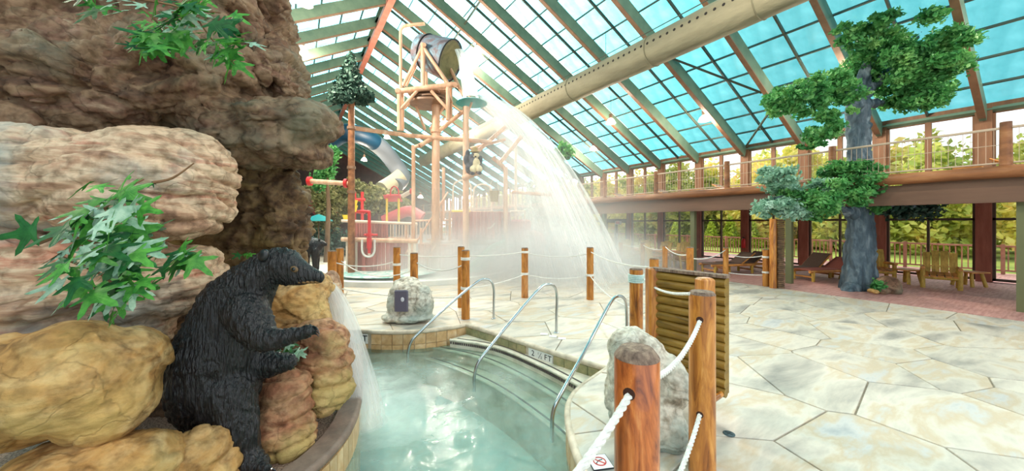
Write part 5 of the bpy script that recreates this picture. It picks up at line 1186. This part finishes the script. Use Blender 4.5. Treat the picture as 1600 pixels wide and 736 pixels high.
pt('handrail', [(668,438,13.6),(668,405,13.6),(682,380,13.9)], .035, 'log_pink', sf2)
# right-hand frame with elbows, cross logs and hanging bucket
f2_ = thing('spray_arbor', atz(790, 14.4), 'log arbor with angled elbows half hidden in the falling water', 'arbor')
pt('post', [(790,432,14.4),(790,275,14.4),(789,266,14.4),(784,258,14.4),(770,246,14.4)], .09, 'log_pink', f2_, 10, 3)
pt('elbow', [(780,256,14.4),(815,213,14.4)], .085, 'log_pink', f2_); pt('arm', [(742,240,14.2),(790,198,14.2)], .085, 'log_pink', f2_); pt('arm', [(735,232,14.4),(790,218,14.4)], .06, 'log_pink', f2_)
pt('side_arm', [(800,300,14.6),(862,305,14.6)], .07, 'log_pink', f2_); pt('back_post', [(806,225,15.4),(806,345,15.4)], .06, 'pipe_white', f2_); pt('back_post', [(693,262,15.4),(693,345,15.4)], .07, 'log_pink', f2_)
hb = W(772, 306, 14.3); t = thing('hanging_bucket', hb, 'small tan bucket hanging from the log frame behind the water', 'bucket')
mb = MB(); mb.lathe([(.15,-.24),(.2,.2),(.17,.2),(.13,-.2)], hb, 16); obj('pail', mb, MATS['hat_tan'], t); pt('bail', [(765,298,14.3),(767,286,14.3),(772,281,14.3),(777,286,14.3),(779,298,14.3)], .012, 'pipe_white', t, 6, 3)
# slides
sl1 = thing('water_slide', atz(820, 15.5), 'red enclosed water slide curling down behind the mist', 'slide')
mb = MB(); mb.box(W(812,360,15.6), (.95,.8,.95), rz=-TH, ch=.08); obj('slide_box', mb, MATS['slide_red'], sl1, smooth=False)
pt('flume', [(822,366,15.4),(838,370,15.0),(845,380,14.6),(838,392,14.4),(826,402,14.6),(820,415,15.2),(836,425,15.6)], .24, 'slide_red', sl1, 12, 4); pt('top_bar', [(798,345,15.2),(798,330,15.2),(820,330,15.2),(820,345,15.2)], .04, 'pipe_white', sl1)
for x in (802, 820): pt('leg', [(x,375,15.6),(x,424,15.6)], .06, 'slide_red', sl1)
sl2 = thing('water_slide', atz(755, 13.8), 'green wide water slide below the raised platform', 'slide')
mb = MB(); P = [W(790,384,14.6), W(770,392,14.2), W(752,410,13.8), W(735,424,13.5)]; P = smoothpts(P, 4); n_ = len(P)
for s0 in range(n_-1):
    a, b = P[s0], P[s0+1]; mb.bar(a, b, 1.0, .08); 
    for q in (-.5,.5): off = FV*q; mb.bar(a+off+Vz(.12), b+off+Vz(.12), .08, .3)
obj('chute', mb, MATS['slide_green'], sl2, smooth=False); mb = MB(); mb.box(W(765,412,14.2), (.9,.7,.8), rz=-TH, ch=.05); obj('base_block', mb, MATS['slide_green'], sl2, smooth=False)
# red pump, yellow buckets, little red canopy
rp2 = thing('water_pump', atz(577, 12.9), 'red upright water pump pipe with cross valve before the red slats', 'pump')
pt('pipe', [(562,330,12.9),(574,331,12.9),(577,336,12.9),(577,396,12.9)], .055, 'toy_red', rp2, 10, 3); pt('cross_valve', [(569,367,12.9),(590,367,12.9)], .04, 'toy_red', rp2); mb = MB(); mb.lathe([(.11,-.06),(.11,.06)], W(577,367,12.9), 12); mb.lathe([(.09,0),(.09,.4)], W(577,388,12.9), 12); obj('valve_body', mb, MATS['toy_red'], rp2)
pt('spout', [(577,388,12.9),(577,398,12.9)], .05, 'pipe_white', rp2)
gz = thing('splash_toy', atz(560, 16.5), 'red framed splash toy behind the platform with yellow pails', 'toy')
for x in (554, 566): pt('upright', [(x,300,16.5),(x,414,16.5)], .07, 'toy_red', gz)
pt('crossbar', [(550,312,16.5),(570,312,16.5)], .08, 'toy_red', gz); pt('crossbar', [(550,330,16.5),(570,332,16.5)], .08, 'toy_red', gz)
for x, y in ((552,318),(552,326),(542,341)): mb = MB(); mb.lathe([(.12,-.15),(.2,.15),(.17,.15),(.09,-.12)], W(x,y,16.2), 14); obj('pail', mb, MATS['toy_yellow'], gz)
cn = thing('toy_canopy', atz(614, 16), 'yellow posts under a small red canopy behind the platform', 'canopy')
for x in (604.5, 623): pt('post', [(x,306,16),(x,350,16)], .05, 'toy_yellow', cn)
mb = MB(); M = Matrix.Rotation(-TH,3,'Z')@Matrix.Rotation(-.5,3,'X'); mb.box(W(614,310,16), (.72,.5,.05), M=M); mb.box(W(614,307,16.3), (.72,.4,.05), M=Matrix.Rotation(-TH,3,'Z')@Matrix.Rotation(.5,3,'X')); obj('canopy_roof', mb, MATS['toy_red'], cn, smooth=False)
pt('arch', [(610,306,16),(611,296,16),(616,291,16),(622,296,16),(623,306,16)], .03, 'toy_red', cn, 8, 3)
sp2 = thing('spray_pipe', W(515, 285, 13), 'horizontal pale pipe with red flanges between the rock and the pine pole', 'pipe')
pt('pipe', [(482,283,13),(545,287,13)], .09, 'log_pink', sp2)
for x in (484, 541): mb = MB(); c = W(x,283+ (x-482)*.06,13); mb.lathe([(.17,-.05),(.17,.05)], c, 14, M=RV.to_track_quat('Z','Y').to_matrix()); obj('flange', mb, MATS['toy_red'], sp2)
mb = MB(); mb.box(W(612,302,20), (0.1,0.1,0.1)); 
pt2 = thing('pipe_arm', W(640, 300, 15), 'slanting pale pipe stub left of the thin pipe', 'pipe'); pt('pipe', [(628,307,15),(644,298,15)], .09, 'pipe_white', pt2); mb = MB(); mb.lathe([(.12,-.05),(.12,.05)], W(643,299,15), 12, M=RV.to_track_quat('Z','Y').to_matrix()); obj('collar', mb, MATS['toy_red'], pt2)
# tube slide high at the back
ts = thing('tube_slide', W(560, 215, 30), 'big dark blue and grey tube slide winding under the roof at the back', 'slide')
pt('blue_section', [(490,240,28),(528,212,28),(548,208,28),(570,214,29),(585,222,30)], .72, 'tube_blue', ts, 16, 5); pt('grey_section', [(583,221,30),(600,235,31),(618,258,32),(628,276,32),(618,290,31)], .72, 'tube_grey', ts, 16, 5); pt('tan_section', [(628,274,31.5),(612,286,31),(596,296,30)], .66, 'tube_tan', ts, 16, 4)
for x, y, d in ((548,222,28),(616,262,31.8)): pt('support_leg', [(x,y,d),(x,348+1105/d,d)], .14, 'tube_grey', ts)
# splash pool: low pale kerb, shallow turquoise wave floor
spl = thing('splash_pool', atz(640, 13.4), kind='structure')
mb = MB(); mb.lathe([(4.3,0),(4.3,.16),(4.1,.18),(4.05,.05),(.05,.05)], atz(650,15.2), 48); obj('splash_floor', mb, MATS['wetfloor'], spl)
nmat('wave', [(.42,(236,240,236)),(.5,(120,200,190)),(.6,(226,238,232))], scale=2, rough=.3); mb = MB(); mb.lathe([(1.9,.16),(1.9,.185),(.05,.19)], atz(610,13.6), 36); obj('wave_patch', mb, MATS['wave'], spl)
# umbrellas and far-left things
um = thing('parasol', atz(498, 21), 'teal parasol between the rock column and the pine pole', 'parasol'); mb = MB(); c = W(498,340,21); mb.lathe([(.78,-.2),(.5,.02),(.04,.2),(.03,.17),(.5,-.02),(.76,-.22)], c, 12); obj('canopy', mb, MATS['teal'], um); mb = MB(); mb.tube([Vector((c.x,c.y,0)), c+Vz(.2)], .035, 8); obj('pole', mb, MATS['bark'], um)
rs_ = thing('red_slide_tower', atz(512, 26), 'distant red and white slide tower behind the teal parasol', 'slide'); pt('red_tube', [(488,315,26),(500,330,26),(516,336,26),(530,330,26)], .45, 'slide_red', rs_, 12, 4); pt('white_tube', [(509,345,25.5),(509,312,25.5)], .3, 'pipe_white', rs_, 12)
for x in (496, 522): pt('leg', [(x,330,26),(x,388,26)], .09, 'bark', rs_)
rr = thing('red_slide', atz(625, 24), 'distant red slide behind the little canopy', 'slide'); pt('tube', [(600,345,24),(620,336,24),(640,330,24),(660,340,24)], .38, 'slide_red', rr, 12, 4); 
for x in (612, 650): pt('leg', [(x,342,24),(x,394,24)], .09, 'bark', rr)
b2 = atz(490, 9.6); sb2 = thing('small_bear_statue', b2, 'second smaller dark bear statue on all fours beyond the rock column', 'statue'); mb = MB()
d2 = 9.6; chain(mb, [(480,384,d2,14,.8),(492,385,d2,13,.8)], 4); chain(mb, [(492,384,d2,9,.8),(501,381,d2,6.5,.8),(508,382,d2,3.5,.8)], 3)
for x, dd in ((477,-.14),(479,.14),(492,-.14),(494,.14)): chain(mb, [(x,392,d2+dd,6,.8),(x+.5,420,d2+dd,4.2,.8),(x+.5,461,d2+dd,4.2,.9)], 8)
me = blob(mb, .03, 2); displace(me, lambda c, n: noise.noise(Vector((c.x*16,c.y*16,c.z*6)))*.012); shiftmesh(me, b2); link('body', me, MATS['bear_fur'], sb2, None, smooth='all')
for dd in (-.07,.07): mb = MB(); mb.ell(W(499,375,d2+dd), (.035,.02,.04), 10, 8, M=ML); obj('ear', mb, MATS['bear_skin'], sb2)

# ================================================================ FALLING WATER AND MIST
def streak(name, dens, scale_u, scale_v, lo=.35, hi=.7, fade=True, maxa=.8):
    m = bpy.data.materials.new(name); m.use_nodes = True; t = m.node_tree; n = t.nodes; L = t.links; n.clear()
    o = n.new('ShaderNodeOutputMaterial'); tr = n.new('ShaderNodeBsdfTransparent'); tl = n.new('ShaderNodeBsdfTranslucent'); df = n.new('ShaderNodeBsdfDiffuse')
    for q in (tl, df): q.inputs[0].default_value = (.97,.98,.98,1)
    u = n.new('ShaderNodeUVMap'); u.uv_map = 'uv'; mp = n.new('ShaderNodeMapping'); mp.inputs['Scale'].default_value = (scale_u, scale_v, 1)
    ns = n.new('ShaderNodeTexNoise'); ns.inputs['Scale'].default_value = 1; ns.inputs['Detail'].default_value = 4; ns.inputs['Roughness'].default_value = .65
    r = n.new('ShaderNodeMapRange'); r.inputs['From Min'].default_value = lo; r.inputs['From Max'].default_value = hi; r.inputs['To Min'].default_value = dens*.25; r.inputs['To Max'].default_value = maxa
    L.new(u.outputs[0], mp.inputs[0]); L.new(mp.outputs[0], ns.inputs[0]); L.new(ns.outputs[0], r.inputs['Value'])
    at = n.new('ShaderNodeAttribute'); at.attribute_name = 'dens'; ml = n.new('ShaderNodeMath'); ml.operation = 'MULTIPLY'; ml.use_clamp = True
    L.new(r.outputs[0], ml.inputs[0]); L.new(at.outputs['Fac'], ml.inputs[1])
    m1 = n.new('ShaderNodeMixShader'); m1.inputs[0].default_value = .5; L.new(df.outputs[0], m1.inputs[1]); L.new(tl.outputs[0], m1.inputs[2])
    m2 = n.new('ShaderNodeMixShader'); L.new(ml.outputs[0], m2.inputs[0]); L.new(tr.outputs[0], m2.inputs[1]); L.new(m1.outputs[0], m2.inputs[2]); L.new(m2.outputs[0], o.inputs[0]); MATS[name] = m
streak('water_curtain', .3, 60, 2.0, maxa=.75); streak('water_sheet', .6, 14, 2, .3, .6, maxa=.9)
def sheet(name, fn, nu, nv, mat, parent, dens=None):
    vs = []; uv = []; dn = []
    for i in range(nu+1):
        for j in range(nv+1):
            u, v = i/nu, j/nv; vs.append(fn(u, v)); uv.append((u, v)); dn.append(dens(u, v) if dens else 1)
    off = worldloc(parent); fs = [(i*(nv+1)+j, (i+1)*(nv+1)+j, (i+1)*(nv+1)+j+1, i*(nv+1)+j+1) for i in range(nu) for j in range(nv)]
    me = bpy.data.meshes.new(name); me.from_pydata([tuple(Vector(p)-off) for p in vs], [], fs); ul = me.uv_layers.new(name='uv')
    idx = np.empty(len(me.loops), dtype=np.int32); me.loops.foreach_get('vertex_index', idx); ul.data.foreach_set('uv', np.array(uv, dtype=np.float32)[idx].ravel())
    a = me.attributes.new('dens', 'FLOAT', 'POINT'); a.data.foreach_set('value', np.array(dn, dtype=np.float32)); me.update()
    return link(name, me, MATS[mat], parent, None, smooth='all')
fc = W(737, 153, 14); fall = thing('water_fall', Vector((fc.x, fc.y, .1)), 'broad umbrella-shaped curtain of water falling from the tipping bucket', 'water')
def arc(R, u, v, a0, a1):
    a = math.radians(a0+(a1-a0)*u); dr = RV*math.cos(a)+FV*math.sin(a); x = R*v; k = 7.0-.05
    z = fc.z-.02-(.09*x+(k-.09*R)*(v**2)); rr = .35+x; wob = 1+.03*math.sin(a*11+R)+.02*math.sin(a*23)
    return Vector((fc.x, fc.y, 0))+dr*rr*wob+Vz(max(.12, z))
SH = ((5.5,-70,60,1.25),(5.15,-75,70,1.0),(4.5,-70,75,.7),(3.5,-75,60,.42),(2.6,-90,60,.3),(1.6,-110,60,.22),(.8,-180,180,.2))
for R, a0, a1, dn in SH:
    sheet('curtain', lambda u, v: arc(R, u, v, a0, a1), 90, 26, 'water_curtain', fall, lambda u, v: dn*min(1, u*5, (1-u)*5)*(1.0-.62*v+.1*max(0, v-.8)*5))
def pour(u, v):
    c = smoothpts([W(717,78,13.55), W(724,92,13.55), W(730,120,13.75), W(736,152,13.95)], 10); p = c[min(len(c)-1, int(v*(len(c)-1)))]
    a = (u-.5)*PI*1.6; w_ = .16+.16*v; return p+RV*math.sin(a)*w_-FV*math.cos(a)*w_*.6
sheet('pouring_stream', pour, 14, 20, 'water_sheet', fall, lambda u, v: 1.3)
# bear-side waterfall
wf = thing('spout_waterfall', G(560, 640, WZ), 'small white waterfall leaping from the rocks beside the bear into the pool', 'water')
def spout(k):
    def f(u, v):
        c = smoothpts([W(507,438,4.75), W(520,458,4.65), W(535,500,4.45), W(546,555,4.3), W(556,610,4.2), W(562,668,4.15)], 8); p = c[min(len(c)-1, int(round(v*(len(c)-1))))]
        a = (u-.5)*PI*1.5+k; w_ = (.05+.17*v)*(1+.25*k); q = p+RV*math.sin(a)*w_-FV*math.cos(a)*w_*.8; q.z = max(q.z, WZ+.01); return q
    return f
for k in range(3): sheet('stream', spout(k*.9), 18, 40, 'water_sheet', wf, lambda u, v: (.55-.25*v)*min(1, u*4, (1-u)*4))
# haze of spray: bounded volumes
def volume(name, c, r, dens, parent):
    mb = MB(); mb.ell(c, r, 20, 12, M=ML); o = obj(name, mb, None, parent)
    m = bpy.data.materials.new(name); m.use_nodes = True; t = m.node_tree; n = t.nodes; n.clear(); oo = n.new('ShaderNodeOutputMaterial'); vs_ = n.new('ShaderNodeVolumeScatter'); vs_.inputs['Density'].default_value = dens; vs_.inputs['Anisotropy'].default_value = .2; vs_.inputs['Color'].default_value = (1,1,1,1)
    tc_ = n.new('ShaderNodeTexCoord'); mp_ = n.new('ShaderNodeMapping'); mp_.vector_type = 'TEXTURE'; mp_.inputs['Rotation'].default_value = (0,0,-TH); mp_.inputs['Scale'].default_value = r; mp_.inputs['Location'].default_value = c-worldloc(parent)
    gt = n.new('ShaderNodeTexGradient'); gt.gradient_type = 'QUADRATIC_SPHERE'; mm = n.new('ShaderNodeMath'); mm.operation = 'MULTIPLY'; mm.inputs[1].default_value = dens
    for a_2, b_2 in ((tc_.outputs['Object'], mp_.inputs[0]), (mp_.outputs[0], gt.inputs[0]), (gt.outputs['Fac'], mm.inputs[0]), (mm.outputs[0], vs_.inputs['Density'])): t.links.new(a_2, b_2)
    t.links.new(vs_.outputs[0], oo.inputs['Volume']); o.data.materials.append(m); o['kind'] = 'stuff'; return o
volume('spray_mist', Vector((fc.x, fc.y, 0))+RV*1.6+Vz(.0), (8.5, 5.0, 6.5), .45, fall)
volume('ground_mist', Vector((fc.x, fc.y, 0))+RV*2.3+Vz(.1), (6.8, 4.8, 2.3), 3.4, fall)
